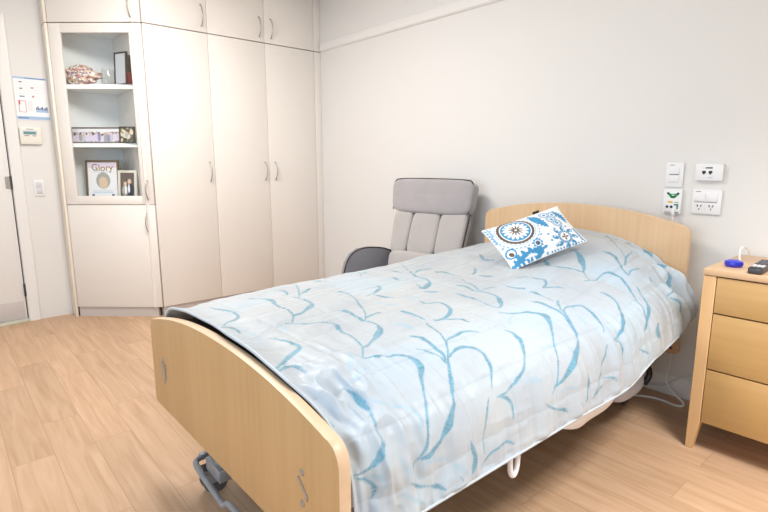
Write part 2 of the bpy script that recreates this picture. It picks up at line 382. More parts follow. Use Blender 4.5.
VINES = [
(0,[106,1617,111,1604,109,1624,116,1608,115,1628,122,1615,118,1635,127,1620,124,1640,133,1624,127,1644,136,1631,133,1646,140,1637,136,1651,142,1646,142,1657,146,1653,149,1662,153,1657,155,1671,160,1664,162,1677,167,1671,167,1686,175,1677,171,1693,180,1684,175,1700,186,1691,177,1706,191,1697,178,1713,195,1706,178,1717,197,1715,178,1722,197,1724,178,1729,197,1731,177,1733,195,1740,177,1737,191,1746,175,1742,187,1751,173,1746,184,1755,169,1751,180,1760]),
(0,[166,1858,164,1849,173,1860,169,1849,180,1862,177,1846,187,1864,184,1846,195,1867,195,1849,204,1869,204,1853,215,1873,215,1860,226,1878,226,1867,237,1882,237,1871]),
(0,[27,1831,29,1818,35,1833,35,1820,40,1835,42,1820,45,1838,49,1822,47,1840,55,1826,49,1844,60,1835,53,1849,64,1844,53,1855,66,1855,55,1860,66,1864,55,1867,64,1873,53,1871,60,1878,51,1880,56,1884,49,1887,55,1891]),
(0,[102,1804,111,1804,104,1813,113,1813,106,1822,116,1820,107,1831,118,1829,111,1840,120,1838,115,1851,124,1846,118,1860,127,1855,122,1869,131,1867,127,1880,136,1878]),
(0,[95,1915,98,1909,102,1924,106,1915,109,1931,113,1922,116,1940,120,1929,122,1947,129,1938,129,1956,136,1947,138,1964,144,1958,147,1976,153,1969,157,1984,160,1978]),
(0,[246,1900,249,1898,251,1909,257,1902,255,1915,262,1907,260,1922,271,1913,266,1931,278,1920,271,1938,284,1929,278,1944,289,1938,286,1953,295,1947,293,1960,300,1956]),
(0,[55,1428,62,1426,51,1446,58,1444,45,1464,56,1457,44,1477,55,1471,40,1493,53,1484,40,1504,53,1495,40,1517,53,1506,40,1528,53,1517,40,1539,53,1528,42,1548,53,1539,44,1557,53,1548,45,1566,53,1560,47,1575,53,1571]),
(0,[180,1344,187,1341,173,1362,184,1357,166,1377,182,1373,160,1388,178,1388,155,1397,171,1408,149,1408,160,1426,142,1419,149,1439,135,1433,138,1451,127,1446,131,1459]),
(0,[169,1475,166,1491,158,1479,155,1495,149,1482,146,1497,140,1484,136,1499,129,1491,127,1504,120,1495,118,1508,111,1502,109,1513,102,1508,100,1519,93,1515,91,1524]),
(0,[120,1268,122,1264,127,1273,131,1264,135,1277,140,1264,144,1279,149,1266,151,1284,157,1270,157,1290,164,1277,162,1297,169,1286,167,1306,175,1295,173,1315,178,1304]),
(0,[568,1773,568,1766,579,1775,579,1766,591,1778,591,1766,601,1780,602,1766,610,1782,615,1769,617,1786,624,1773,624,1789,633,1778,633,1791,641,1782,641,1795,646,1786]),
(0,[824,1702,821,1706,808,1697,803,1704,792,1693,784,1704,775,1689,766,1702,763,1686,752,1700,752,1684,741,1697,742,1682,733,1693,735,1682,726,1691,726,1680,721,1686]),
(0,[715,1862,713,1855,728,1864,722,1853,739,1864,733,1853,748,1864,744,1851,759,1867,757,1853,768,1869,772,1858,781,1873,784,1862,795,1878,797,1869,810,1882,810,1875]),
(0,[1261,1742,1272,1744,1256,1758,1270,1760,1252,1773,1272,1778,1252,1789,1274,1795,1247,1800,1270,1813,1237,1809,1256,1822,1221,1815,1236,1829,1201,1822,1212,1831,1185,1831,1194,1838]),
(0,[526,979,535,966,526,999,537,986,526,1019,540,1001,526,1039,544,1017,530,1055,548,1030,533,1066,551,1043,539,1075,555,1055,546,1081,557,1068,551,1090,561,1077]),
(0,[652,994,661,983,655,1003,666,988,661,1010,675,990,664,1019,682,994,668,1026,686,1003,670,1037,688,1017,672,1048,688,1030,673,1059,686,1043,675,1070,684,1059]),
(0,[413,1259,420,1250,419,1273,429,1259,424,1288,439,1268,429,1299,448,1277,433,1310,453,1288,437,1319,455,1299,439,1328,455,1313,439,1337,451,1326,440,1346,449,1337]),
(0,[56,868,60,859,56,890,64,872,58,908,67,885,60,923,69,903,60,941,71,921,60,959,71,941,60,977,69,961,60,994,67,983,60,1012,66,1003]),
(0,[135,937,140,925,136,948,144,932,140,954,149,937,142,966,153,943,144,977,157,952,146,988,158,966,147,999,158,981,151,1008,158,994,153,1019,158,1010]),
(0,[1401,1023,1390,1037,1379,1026,1365,1041,1354,1028,1338,1046,1330,1030,1316,1048,1305,1034,1292,1052,1279,1043,1270,1059,1258,1052,1250,1066,1234,1063,1228,1075,1212,1075,1207,1083]),
(0,[819,1468,813,1477,803,1473,797,1484,786,1477,781,1491,770,1484,766,1497,753,1493,759,1502,739,1508,753,1506,735,1519,748,1515,732,1531,741,1528,730,1539,737,1537]),
(0,[1034,1600,1043,1597,1028,1611,1043,1606,1021,1622,1043,1615,1017,1631,1041,1624,1012,1642,1041,1633,1012,1651,1035,1644,1010,1660,1032,1653,1010,1669,1026,1664,1014,1675,1023,1673]),
(1,[218,263,222,265,217,263,222,265,215,263,222,265,218,265,222,265,224,265,224,265,231,265,229,265,238,265,237,265,246,267,244,267,251,267,251,267,258,267,257,267,268,269,266,269,275,269,275,269,284,269,284,269,297,271,295,271]),
(1,[87,389,93,374,89,407,93,398,89,429,95,416,89,452,96,434,93,469,98,454,96,489,104,469,102,512,109,492,107,529,115,509,111,549,118,532,111,570,122,545,111,590,122,567,109,610,122,585,107,625,122,601,106,641,120,621,104,654,118,636,102,663,113,661,100,667,107,681,100,667,98,701,96,674,91,712,91,683,86,714,86,690,78,721,80,692,73,721,73,694,67,719,67,692,60,721,58,699,55,719,51,705,45,727,40,721,36,739,29,739,27,752,18,761,16,774]),
(1,[0,792,0,783,0,808,0,799,4,814,7,794,11,808,16,781,16,810,24,779,22,810,31,774,25,816,36,776,29,823,42,781,31,834,45,792,33,848,45,812,35,861,45,834,36,877,44,859,36,897,42,883]),
(1,[233,432,240,412,242,447,249,427,251,463,257,449,260,476,266,463,266,496,273,478,271,509,278,492,273,529,284,505,275,545,288,518,275,561,291,527,271,578,295,534,268,587,295,547,260,603,295,556,258,612,293,570,257,621,286,592,255,634,277,614,251,654,269,632,249,674,262,654,246,701,258,679,246,723,257,705,244,750,255,732,242,772,253,754,240,792,249,779,237,812,247,796,233,830,244,816,229,848,240,836,227,859,238,850,224,872,235,863,220,881,229,881,217,890,224,894,213,899,215,912,206,914,207,923,198,928,198,937,191,941,191,948]),
(1,[222,890,229,872,227,894,237,872,235,894,244,872,242,897,251,872,249,897,258,870,258,890,266,863,268,883,275,854,277,874,284,845,286,865,293,834,293,861,302,825,302,854,315,808,309,852,324,796,317,845,335,783,320,843,342,779,326,839,346,779,335,828,344,783,349,803,338,794,357,783,340,792,362,765,346,779,368,743,351,763,371,723,355,747,373,703,359,725,373,683,360,703,373,661,362,679,373,638,364,654,373,618,366,630,375,594,366,610,375,572,368,585,377,547,368,565]),
(1,[373,623,371,618,388,594,386,587,402,567,400,558,420,532,417,525,439,492,431,492,459,443,448,452,479,392,466,405,506,323,495,334,517,291,511,291]),
(1,[386,594,389,583,399,583,404,567,411,572,419,549,422,563,433,534,433,556,448,518,446,545,459,512,460,529,471,503,475,516,480,501,488,505,493,492]),
(1,[379,363,388,343,379,385,389,360,379,405,395,369,380,420,397,387,380,438,397,407,379,458,397,425,375,481,395,445,371,503,388,474,369,521,384,496]),
(1,[171,934,175,925,175,943,178,937,180,952,184,943,186,959,189,952,191,968,195,961,197,979,200,970,204,986,207,979,209,997,215,986,218,1003,222,994,227,1008,231,1001,237,1014,240,1008,247,1019,251,1012,257,1026,260,1019]),
(1,[135,18,136,27,142,13,146,20,149,7,153,16,157,0,160,9,164,0,167,4]),
(1,[0,242,0,245,0,276,0,276,0,307,0,307,0,331,0,331,5,343,5,343]),
(1,[82,1019,86,1010,86,1028,89,1021,89,1039,93,1030,93,1048,96,1041,96,1061,100,1052,100,1075,106,1063,104,1088,109,1077,107,1103,113,1092,109,1117,116,1106,109,1132,118,1117,109,1143,118,1132,109,1155,120,1141,107,1166,118,1155,107,1172,118,1166,106,1181,116,1177,104,1188,113,1192,104,1186,106,1208,104,1186,100,1215,98,1190,93,1219,95,1188,87,1219,87,1192,82,1221,82,1192,75,1226,75,1197,69,1226,69,1197,62,1230,62,1204,56,1235,55,1212,51,1239,49,1219,45,1246,42,1232,38,1257,33,1250,31,1268,24,1268,22,1286,13,1293,11,1306,4,1310,2,1324,0,1319,0,1326]),
(1,[861,311,863,311,857,325,868,311,839,363,855,343,824,394,841,376,812,418,823,409,803,434,804,438,792,449,788,463,779,465,775,481,766,483,766,492]),
(1,[812,420,823,400,824,414,839,392,839,407,855,383,855,398,870,374,872,389,886,365]),
(1,[601,298,601,298,606,314,613,298,606,340,628,300,606,365,635,311,606,385,635,334,606,405,631,360,606,420,624,392,606,436,617,418,608,449,613,440]),
(1,[855,634,864,625,846,656,863,638,837,676,861,652,830,696,859,665,823,714,854,683,821,723,850,694,821,730,846,703,823,734,839,716,823,741,833,727]),
(1,[954,489,966,474,950,507,966,487,946,527,970,498,944,545,970,514,946,556,968,532,941,576,965,549,944,583,959,570,939,603,955,585,934,621,946,607]),
(1,[1123,374,1139,358,1085,438,1097,427,1050,496,1065,483,1025,543,1037,532,1008,576,1014,574,992,607,999,605,972,641,988,627,955,670,972,656,939,699,963,679,930,721,952,701,923,741,946,719,921,756,939,739,915,776,934,756,912,794,928,779,914,810,928,794,912,828,926,812,904,845,921,832,897,861,915,848,886,877,908,865,877,885,895,885,874,890,877,910,870,892,855,932,861,897,837,945,850,903,821,957,843,908,808,961,832,914,799,963,823,919,793,959,815,921,792,950,810,919,792,939,810,910,795,923,813,894,803,905,821,874,812,883,826,857,819,863]),
(1,[944,690,952,679,968,674,975,661,994,656,1003,641,1012,647,1030,621,1037,634,1057,607,1054,636,1077,607,1072,641,1088,621,1092,645,1105,630,1114,647,1123,636]),
(1,[1061,730,1070,719,1063,745,1079,727,1072,754,1090,734,1081,763,1097,745,1083,779,1103,759,1081,799,1097,783,1072,825,1092,808,1068,848,1081,836,1065,870,1072,863]),
(1,[761,990,768,983,764,1001,773,990,766,1012,779,997,770,1021,784,1003,772,1030,790,1010,777,1037,792,1019,783,1041,797,1026,790,1046,801,1032,797,1048,804,1039]),
(1,[550,872,555,861,564,865,570,854,581,857,588,843,595,850,604,832,608,845,619,823,619,841,633,810,630,832,644,801,639,828,655,790,648,821,664,783,657,814,675,774,666,808,684,768,679,794,688,765,697,770,681,776,704,752,682,774,704,743,684,768,702,736,688,754,704,725,693,739]),
(1,[582,872,588,865,586,888,595,874,590,903,601,888,593,917,606,899,597,930,611,910,602,941,617,921,608,950,621,934,613,961,622,948,619,970,626,961]),
(1,[526,672,533,661,530,685,537,674,531,701,540,687,533,716,542,703,531,736,544,719,528,759,539,745,520,788,531,774,513,814,522,805,504,843,513,834,493,872,502,865,480,903,491,897,468,934,480,925,457,961,470,952,449,981,460,974,442,1001,453,994,435,1019,444,1014,428,1037,437,1032,422,1050,429,1048,415,1066,422,1063,409,1077,415,1077,404,1088,408,1090,395,1101,397,1108,386,1115,388,1121,377,1128,379,1132,366,1143,368,1148]),
(1,[369,954,375,945,371,968,379,957,373,981,386,961,373,997,391,970,375,1008,393,981,375,1017,393,994,375,1028,391,1008,375,1037,388,1023,375,1050,386,1037,373,1066,384,1052,371,1083,384,1068,369,1099,382,1083,369,1112,382,1097,369,1121,380,1108,369,1128,380,1115,371,1135,379,1123,371,1143,379,1135,373,1155,380,1143,375,1166,382,1157,377,1179,384,1170,377,1192,384,1184,373,1204,382,1197,371,1212,380,1206,366,1224,377,1219,360,1235,375,1228,355,1246,373,1237,349,1253,371,1248,346,1257,366,1261,348,1253,353,1284,349,1250,340,1295,344,1255,331,1301,337,1261,324,1306,328,1268,318,1308,318,1279,315,1308,313,1284,309,1313,308,1290,302,1317,300,1299,295,1321,293,1304,288,1328,284,1313,278,1333,275,1319,269,1339,268,1324,262,1344,262,1328,255,1346,257,1330,249,1348,249,1335,246,1346,244,1337,240,1348]),
(1,[391,1112,395,1106,397,1115,402,1103,402,1115,408,1103,409,1112,415,1101,417,1112,422,1101,426,1112,431,1101,437,1110,442,1099,448,1108,453,1099,459,1108,462,1101]),
(1,[517,1150,522,1143,519,1159,526,1150,519,1172,530,1159,519,1184,531,1168,519,1195,533,1179,520,1206,533,1192,520,1219,533,1206,520,1232,531,1224,522,1246,530,1237,524,1257,530,1250,524,1270,531,1261,526,1279,531,1275,526,1293,531,1288]),
(1,[652,1099,657,1092,650,1112,657,1106,650,1126,659,1115,650,1137,659,1128,653,1148,662,1137,661,1157,670,1143,672,1164,681,1150,682,1168,692,1157,690,1177,701,1166,692,1188,704,1175,692,1201,706,1188,690,1212,706,1199,684,1226,704,1212,679,1239,701,1226,668,1255,693,1244,661,1266,682,1264,655,1270,668,1284,652,1275,650,1301,641,1286,633,1313,630,1295,619,1319,619,1301,606,1326,606,1308,595,1326,593,1313,584,1326,582,1313,575,1324,573,1315,568,1321,568,1313,562,1319,562,1310,559,1315,559,1306,555,1310,555,1304,551,1308]),
(1,[584,1335,588,1330,593,1346,599,1339,604,1357,611,1348,615,1366,621,1359,621,1377,630,1368,626,1386,633,1379,626,1397,633,1390,626,1406,631,1402,626,1417,631,1413]),
(1,[233,1012,237,1006,240,1017,244,1008,247,1019,251,1012,255,1023,258,1017,260,1032,266,1021,268,1037,271,1030,275,1043,278,1037,280,1052,284,1046,286,1061,291,1052]),
(1,[289,1055,293,1050,282,1075,293,1063,277,1095,293,1077,271,1112,293,1090,268,1126,291,1106,264,1137,286,1123,262,1148,278,1139,260,1161,273,1152,258,1175,269,1164,258,1186,268,1175,260,1195,268,1186,260,1206,268,1197,260,1219,268,1210,258,1232,266,1226,258,1248,264,1241,255,1266,262,1259,253,1279,260,1273,249,1295,258,1288,247,1308,255,1304,244,1321,251,1317,238,1335,244,1337,229,1353,233,1357,218,1370,222,1375,207,1390,209,1395,197,1408,198,1413]),
(1,[1478,681,1485,679,1460,701,1474,696,1436,725,1463,716,1416,747,1454,732,1401,765,1443,750,1390,779,1423,772,1379,794,1412,783,1369,812,1401,794,1367,825,1392,808,1367,841,1389,825,1374,854,1389,843,1378,872,1392,861,1385,885,1396,877]),
(1,[1228,848,1234,848,1216,861,1230,857,1201,877,1228,865,1194,883,1216,883,1192,883,1192,905,1187,888,1168,921,1168,901,1152,928,1150,914,1139,932,1126,932,1125,939]),
(1,[1125,977,1134,968,1125,988,1137,977,1121,1001,1139,986,1125,1010,1139,997,1125,1021,1143,1006,1132,1028,1146,1014,1139,1034,1150,1023,1146,1041,1156,1032,1152,1048,1163,1039]),
(1,[1028,957,1037,950,1021,972,1028,968,1012,990,1021,983,1001,1008,1010,1001,997,1021,1006,1014,990,1039,1001,1030,986,1055,999,1043,981,1070,995,1059,977,1086,992,1075,970,1101,986,1090,961,1119,977,1108,955,1135,968,1126,948,1150,961,1141]),
(1,[923,1028,932,1019,928,1039,939,1028,930,1052,944,1039,935,1063,950,1050,934,1079,954,1061,934,1092,952,1077,930,1108,946,1095,926,1123,941,1112,926,1137,939,1126,926,1148,939,1137,926,1157,939,1146,928,1166,941,1155,928,1177,941,1166,930,1188,943,1177,932,1199,943,1190,935,1210,946,1201,934,1224,944,1215,934,1235,946,1226,932,1248,943,1239,928,1259,943,1250,923,1273,937,1264,912,1288,934,1277,897,1304,926,1293,886,1317,921,1306,874,1330,912,1319,868,1339,904,1330,861,1348,892,1344,859,1353,875,1359,859,1355,863,1370,854,1359,848,1379,846,1366,835,1384,835,1373,824,1386,830,1373,819,1384,824,1368,817,1375,826,1355,817,1362,826,1341,821,1346,828,1326,821,1333,828,1313,823,1317,830,1297,823,1304,832,1281,824,1288,833,1266,824,1273]),
(1,[939,1161,946,1152,952,1161,959,1152,963,1161,974,1150,975,1161,988,1148,986,1164,999,1150,999,1166,1010,1155,1010,1170,1019,1161,1019,1177,1028,1168,1032,1181,1039,1175]),
(1,[843,1119,850,1112,839,1132,848,1123,835,1143,852,1130,832,1157,850,1141,828,1175,852,1155,828,1195,848,1179,828,1219,844,1206,828,1246,841,1235,830,1268,835,1264]),
(1,[779,1426,786,1419,788,1435,793,1430,795,1446,801,1442,803,1457,810,1451,813,1466,823,1457,826,1473,835,1464,841,1477,848,1471,854,1484,863,1475,866,1488,877,1479,875,1495,886,1486,881,1502,892,1493,886,1508,899,1499,894,1515,904,1506]),
(1,[1065,1192,1070,1188,1068,1206,1076,1199,1070,1219,1085,1208,1074,1232,1088,1221,1079,1244,1094,1232,1085,1255,1099,1244,1090,1266,1105,1255,1097,1275,1110,1266,1103,1286,1112,1279]),
(1,[1217,1148,1227,1141,1228,1159,1237,1152,1243,1168,1254,1161,1256,1179,1265,1172,1265,1190,1276,1184,1270,1204,1281,1197,1272,1217,1285,1210,1274,1230,1285,1226,1274,1244,1288,1237,1270,1257,1288,1250,1267,1270,1287,1264,1261,1281,1285,1275,1256,1290,1281,1286,1248,1297,1268,1299,1241,1301,1254,1310,1234,1306,1239,1319,1227,1310,1219,1328,1219,1313,1203,1330,1205,1315,1188,1330,1188,1319,1181,1330,1172,1333,1188,1324,1177,1339,1192,1330,1188,1348,1203,1339,1203,1357,1217,1348,1214,1368,1227,1362,1221,1379,1236,1373,1227,1393,1239,1386,1236,1404,1243,1402,1241,1417,1248,1415]),
(1,[1085,1324,1092,1317,1086,1328,1097,1319,1090,1330,1105,1319,1092,1335,1108,1324,1090,1344,1108,1333,1088,1357,1106,1346,1086,1373,1101,1364,1081,1390,1094,1384,1077,1408,1085,1404,1074,1424,1081,1419,1066,1442,1077,1435,1063,1457,1070,1453,1061,1471,1066,1468]),
(1,[975,1417,981,1413,979,1426,988,1419,981,1437,995,1426,986,1446,1005,1433,990,1455,1006,1444,988,1468,1010,1455,990,1479,1010,1468,988,1493,1008,1482,988,1506,1006,1495,988,1517,1006,1508,986,1531,1005,1522,985,1542,1005,1533,983,1553,1001,1546,981,1562,999,1555,977,1571,994,1566,974,1580,988,1575,972,1586,985,1584,966,1595,981,1593,959,1606,975,1602,954,1615,968,1613,948,1624,965,1622,943,1633,959,1631,937,1642,954,1640,932,1651,950,1648,928,1660,944,1657,924,1669,941,1666,923,1677,937,1675,921,1686,934,1684,919,1695,932,1693]),
(1,[1012,1562,1010,1557,1021,1557,1021,1551,1032,1551,1028,1546,1037,1548,1039,1539,1045,1546,1054,1535,1056,1546,1068,1533,1068,1546,1081,1535,1081,1548,1094,1537,1092,1551,1103,1542,1101,1553,1112,1544,1108,1555,1119,1548,1116,1560,1125,1553,1125,1562,1128,1560]),
(1,[1026,1535,1019,1537,1037,1524,1028,1524,1054,1508,1037,1511,1065,1497,1048,1497,1076,1488,1063,1484,1077,1486,1079,1473,1081,1484,1088,1471,1088,1479,1094,1471,1097,1475,1103,1468]),
(1,[1627,1208,1640,1199,1629,1217,1641,1210,1631,1228,1645,1219,1631,1237,1649,1228,1627,1248,1647,1241,1616,1259,1641,1257,1603,1273,1634,1275,1587,1286,1625,1293,1576,1297,1616,1306,1565,1310,1603,1321,1556,1321,1589,1335,1549,1333,1574,1346,1540,1344,1558,1359,1527,1357,1541,1370,1514,1368,1523,1382,1503,1377,1503,1390,1498,1382,1485,1393,1492,1377,1483,1382,1492,1362,1483,1366,1494,1344,1485,1348,1492,1328,1487,1330,1490,1315,1483,1319,1487,1301,1480,1306,1483,1290,1476,1295,1480,1277,1472,1281,1474,1261,1467,1266,1470,1244,1463,1248,1465,1228,1458,1232,1465,1212,1458,1217,1469,1201,1456,1208,1478,1192,1452,1201,1483,1186,1450,1197,1490,1177,1454,1188,1496,1166,1458,1179,1498,1157,1469,1166,1500,1148,1478,1155,1501,1139,1485,1143]),
(1,[1490,1386,1496,1386,1476,1406,1481,1406,1460,1426,1465,1426,1441,1446,1450,1444,1423,1466,1434,1464]),
(1,[1714,1359,1723,1355,1716,1370,1727,1366,1718,1382,1732,1375,1718,1393,1738,1386,1716,1404,1740,1397,1711,1417,1736,1410,1705,1428,1731,1424,1700,1439,1723,1437,1691,1453,1714,1451,1685,1462,1705,1462,1678,1471,1694,1473,1669,1482,1682,1484,1658,1497,1671,1497,1645,1515,1656,1515,1631,1535,1641,1535,1618,1555,1629,1555,1607,1575,1616,1575]),
(1,[1689,1517,1683,1511,1707,1508,1700,1502,1727,1499,1716,1493,1743,1493,1738,1482,1760,1488,1763,1473,1783,1482,1787,1471,1805,1479,1814,1468,1836,1475,1840,1468,1864,1473,1865,1468]),
(1,[1614,1580,1612,1575,1627,1575,1625,1568,1640,1571,1636,1564,1651,1568,1652,1557,1660,1568,1667,1557,1672,1568,1683,1560,1685,1573,1696,1566,1703,1577,1712,1571,1720,1582,1727,1577]),
(1,[1396,1453,1405,1448,1407,1462,1414,1457,1414,1471,1423,1466,1425,1479,1436,1473,1443,1484,1450,1477,1467,1484,1474,1475,1492,1482,1498,1473,1516,1479,1523,1471,1536,1479,1543,1471,1547,1484,1558,1475,1556,1491,1569,1482,1561,1499,1576,1491,1565,1508,1581,1502,1563,1522,1581,1515,1563,1535,1580,1531,1558,1551,1574,1548,1552,1564,1569,1564,1545,1580,1560,1580,1532,1597,1549,1597,1520,1613,1536,1613,1507,1631,1523,1631,1494,1646,1509,1648,1481,1664,1494,1664,1467,1682,1478,1682,1456,1697,1465,1697,1441,1715,1450,1715,1432,1731,1441,1731,1423,1746,1432,1746,1414,1760,1423,1760,1409,1771,1416,1771,1403,1780,1410,1782,1396,1789,1403,1791,1389,1798,1396,1800,1379,1806,1387,1809,1369,1813,1376,1818,1359,1822,1365,1824,1348,1829,1356,1833]),
(1,[1556,1651,1565,1651,1541,1669,1552,1669,1529,1686,1538,1686,1514,1704,1523,1704,1500,1720,1510,1720,1487,1733,1500,1735,1472,1746,1492,1749,1460,1758,1483,1760,1447,1766,1472,1773,1434,1775,1458,1782,1421,1784,1443,1793,1409,1791,1427,1800,1396,1800,1412,1809,1383,1806,1399,1815,1372,1815,1385,1822,1361,1822,1372,1829,1352,1831,1359,1835]),
(1,[1330,1562,1338,1560,1332,1573,1341,1571,1334,1584,1348,1580,1334,1595,1352,1591,1334,1606,1352,1604,1332,1617,1352,1615,1328,1631,1347,1628,1323,1642,1339,1642,1316,1653,1330,1655,1303,1664,1318,1669,1290,1675,1305,1680,1276,1686,1292,1691,1261,1695,1278,1702,1247,1702,1265,1711,1232,1709,1250,1720,1217,1715,1237,1726,1205,1722,1227,1733,1196,1726,1216,1737,1188,1733,1207,1744,1181,1737,1197,1746,1172,1740,1187,1751,1163,1744,1176,1755,1152,1751,1163,1760,1141,1755,1150,1762,1132,1758,1137,1766,1123,1760,1125,1766,1114,1762,1114,1766,1103,1762,1105,1766,1094,1764,1094,1766]),
(1,[1944,1390,1955,1386,1958,1404,1976,1397,1976,1417,1998,1408,1989,1430,2000,1426,1996,1446,2000,1446,1995,1464,2000,1466,1987,1484,2000,1484,1978,1504,2000,1502,1969,1522,2000,1517,1967,1535,1998,1531,1965,1546,1989,1544,1967,1555,1982,1555,1965,1566,1976,1566]),
(1,[1871,1591,1880,1588,1874,1600,1891,1595,1876,1608,1905,1600,1880,1615,1918,1606,1884,1624,1927,1615,1889,1633,1929,1628,1898,1642,1929,1640,1907,1653,1927,1651,1916,1664,1925,1664]),
(1,[1898,1691,1913,1693,1882,1702,1909,1706,1867,1713,1909,1717,1851,1724,1907,1731,1840,1733,1900,1744,1831,1742,1885,1753,1823,1751,1867,1762,1816,1760,1843,1769,1803,1766,1820,1775,1785,1771,1793,1778,1760,1773,1763,1780,1732,1773,1736,1780,1707,1778,1711,1780]),
(1,[1727,1793,1736,1793,1736,1804,1747,1804,1749,1818,1760,1815,1758,1829,1773,1829,1765,1840,1782,1842,1767,1851,1783,1853,1765,1860,1782,1864,1763,1871,1780,1875,1763,1882,1780,1887]),
(1,[1461,1844,1472,1849,1450,1849,1467,1855,1441,1855,1461,1862,1432,1860,1458,1869,1427,1867,1456,1875,1425,1875,1456,1882,1427,1884,1460,1891,1430,1893,1461,1898,1434,1902,1465,1907,1439,1909,1465,1911,1447,1915,1467,1915,1454,1920,1467,1920,1460,1924,1470,1927]),
(1,[1720,1644,1729,1644,1714,1648,1725,1648,1707,1655,1723,1655,1702,1660,1722,1660,1698,1664,1720,1664,1696,1669,1716,1669,1696,1673,1714,1671,1698,1675,1709,1675,1698,1677,1707,1677]),
(1,[1889,1279,1894,1273,1911,1273,1913,1268,1933,1266,1936,1259,1944,1264,1960,1255,1940,1270,1964,1264,1922,1293,1942,1288,1896,1321,1911,1319,1871,1353,1882,1350,1849,1379,1856,1379,1823,1406,1831,1406,1800,1430,1807,1430,1776,1453,1783,1453,1753,1477,1760,1477]),
(1,[1123,1555,1132,1551,1125,1562,1137,1555,1126,1568,1139,1562,1126,1575,1143,1568,1126,1584,1141,1580,1119,1600,1139,1593,1114,1615,1134,1611,1108,1631,1128,1626,1101,1646,1123,1642,1096,1660,1114,1657,1092,1671,1106,1671,1086,1684,1099,1682,1085,1693,1092,1693,1079,1702,1086,1702,1074,1709,1079,1711,1070,1715,1074,1717,1065,1722,1068,1724]),
(1,[89,1034,93,1028,93,1048,96,1039,96,1059,100,1052,98,1075,104,1063,102,1088,107,1077,106,1099,111,1088,107,1112,115,1099,111,1123,118,1110,113,1132,120,1121,113,1146,122,1135,113,1159,122,1148,111,1170,120,1164,109,1175,116,1181,107,1179,109,1197,102,1186,102,1206,96,1190,95,1215,91,1192,86,1224,84,1197,78,1226,75,1201,69,1230,66,1208,60,1237,56,1215,51,1244,47,1226,42,1257,36,1246,33,1273,25,1268,24,1290,16,1288,16,1304,7,1308,7,1321,0,1326,0,1337,0,1330,0,1339]),
(1,[0,1344,0,1335,0,1346,0,1337,0,1348,0,1337,4,1346,7,1326,11,1337,15,1315,18,1328,22,1306,25,1319,31,1293,31,1317,40,1284,36,1315,45,1286,40,1319,51,1290,42,1328,55,1297,45,1333,56,1308,47,1339,56,1324,47,1353,56,1337,49,1362,55,1353,49,1375,55,1366]),
(1,[84,1511,86,1508,84,1519,87,1517,86,1528,89,1524,86,1539,91,1533,87,1548,93,1544,87,1560,96,1553,86,1575,98,1566,86,1586,100,1577,86,1600,100,1591,86,1608,102,1600,86,1617,100,1611,87,1624,100,1620,87,1633,98,1631,87,1642,96,1642,86,1651,95,1651,84,1660,93,1660,84,1669,89,1669,82,1677,87,1677,80,1686,86,1686,80,1695,84,1695,78,1704,82,1704]),
(1,[180,1395,184,1388,184,1402,187,1397,187,1408,191,1402,191,1417,197,1408,197,1424,202,1415,204,1430,209,1422,211,1439,217,1430,220,1448,226,1439,229,1455,233,1448]),
(1,[0,1646,5,1633,0,1651,7,1637,0,1653,7,1642,0,1657,7,1648,2,1660,9,1651]),
(1,[209,1433,213,1426,218,1439,222,1433,227,1446,233,1437,238,1451,242,1444,247,1457,253,1448,257,1464,262,1455,266,1468,273,1457,275,1473,282,1462,282,1479,289,1468,289,1484,297,1475,293,1493,300,1484,298,1499,306,1491,300,1508,309,1499,300,1517,313,1506,298,1526,315,1515,297,1535,318,1522,295,1542,318,1533,293,1548,317,1544,289,1557,313,1555,286,1566,308,1568,282,1573,302,1580,278,1580,295,1588,275,1586,288,1597,269,1595,280,1604,262,1606,273,1613,257,1617,268,1622,251,1628,260,1633,246,1642,253,1644,240,1653,247,1653,235,1664,242,1664,231,1673,237,1675,227,1684,233,1684,222,1693,229,1695,218,1702,226,1704,215,1711,222,1713,211,1720,218,1722,207,1729,215,1731,204,1735,211,1740,200,1744,207,1749,197,1755,204,1758,193,1764,198,1769,187,1773,195,1778,184,1784,191,1789,178,1793,186,1798,175,1802,182,1809,171,1811,177,1815,166,1818,171,1822,162,1824,166,1829,158,1831,160,1833,153,1833,157,1838,151,1838,153,1840,147,1840,149,1842,144,1844,146,1846,140,1849,144,1851,138,1855,140,1858,136,1862,138,1864,135,1869,136,1871]),
(1,[342,1477,344,1475,348,1486,351,1482,353,1493,357,1488,359,1502,362,1497,364,1508,368,1504,368,1517,373,1513,371,1526,377,1519,375,1533,379,1531,377,1542,380,1539,377,1553,382,1551,375,1564,382,1562,373,1577,380,1573,371,1586,380,1582,371,1591,380,1588,371,1595,379,1593,371,1597,379,1595,371,1602,379,1600]),
(1,[388,1384,393,1377,391,1393,399,1384,395,1402,404,1390,397,1410,409,1397,399,1419,413,1406,399,1430,415,1415,399,1439,415,1426,399,1451,415,1437,397,1462,413,1451,397,1473,411,1462,393,1486,409,1475,393,1497,408,1488,393,1508,406,1499,391,1519,406,1508,391,1528,406,1519,393,1535,406,1528,391,1544,406,1537,389,1551,400,1551,386,1562,395,1562,382,1571,389,1571,379,1582,384,1582]),
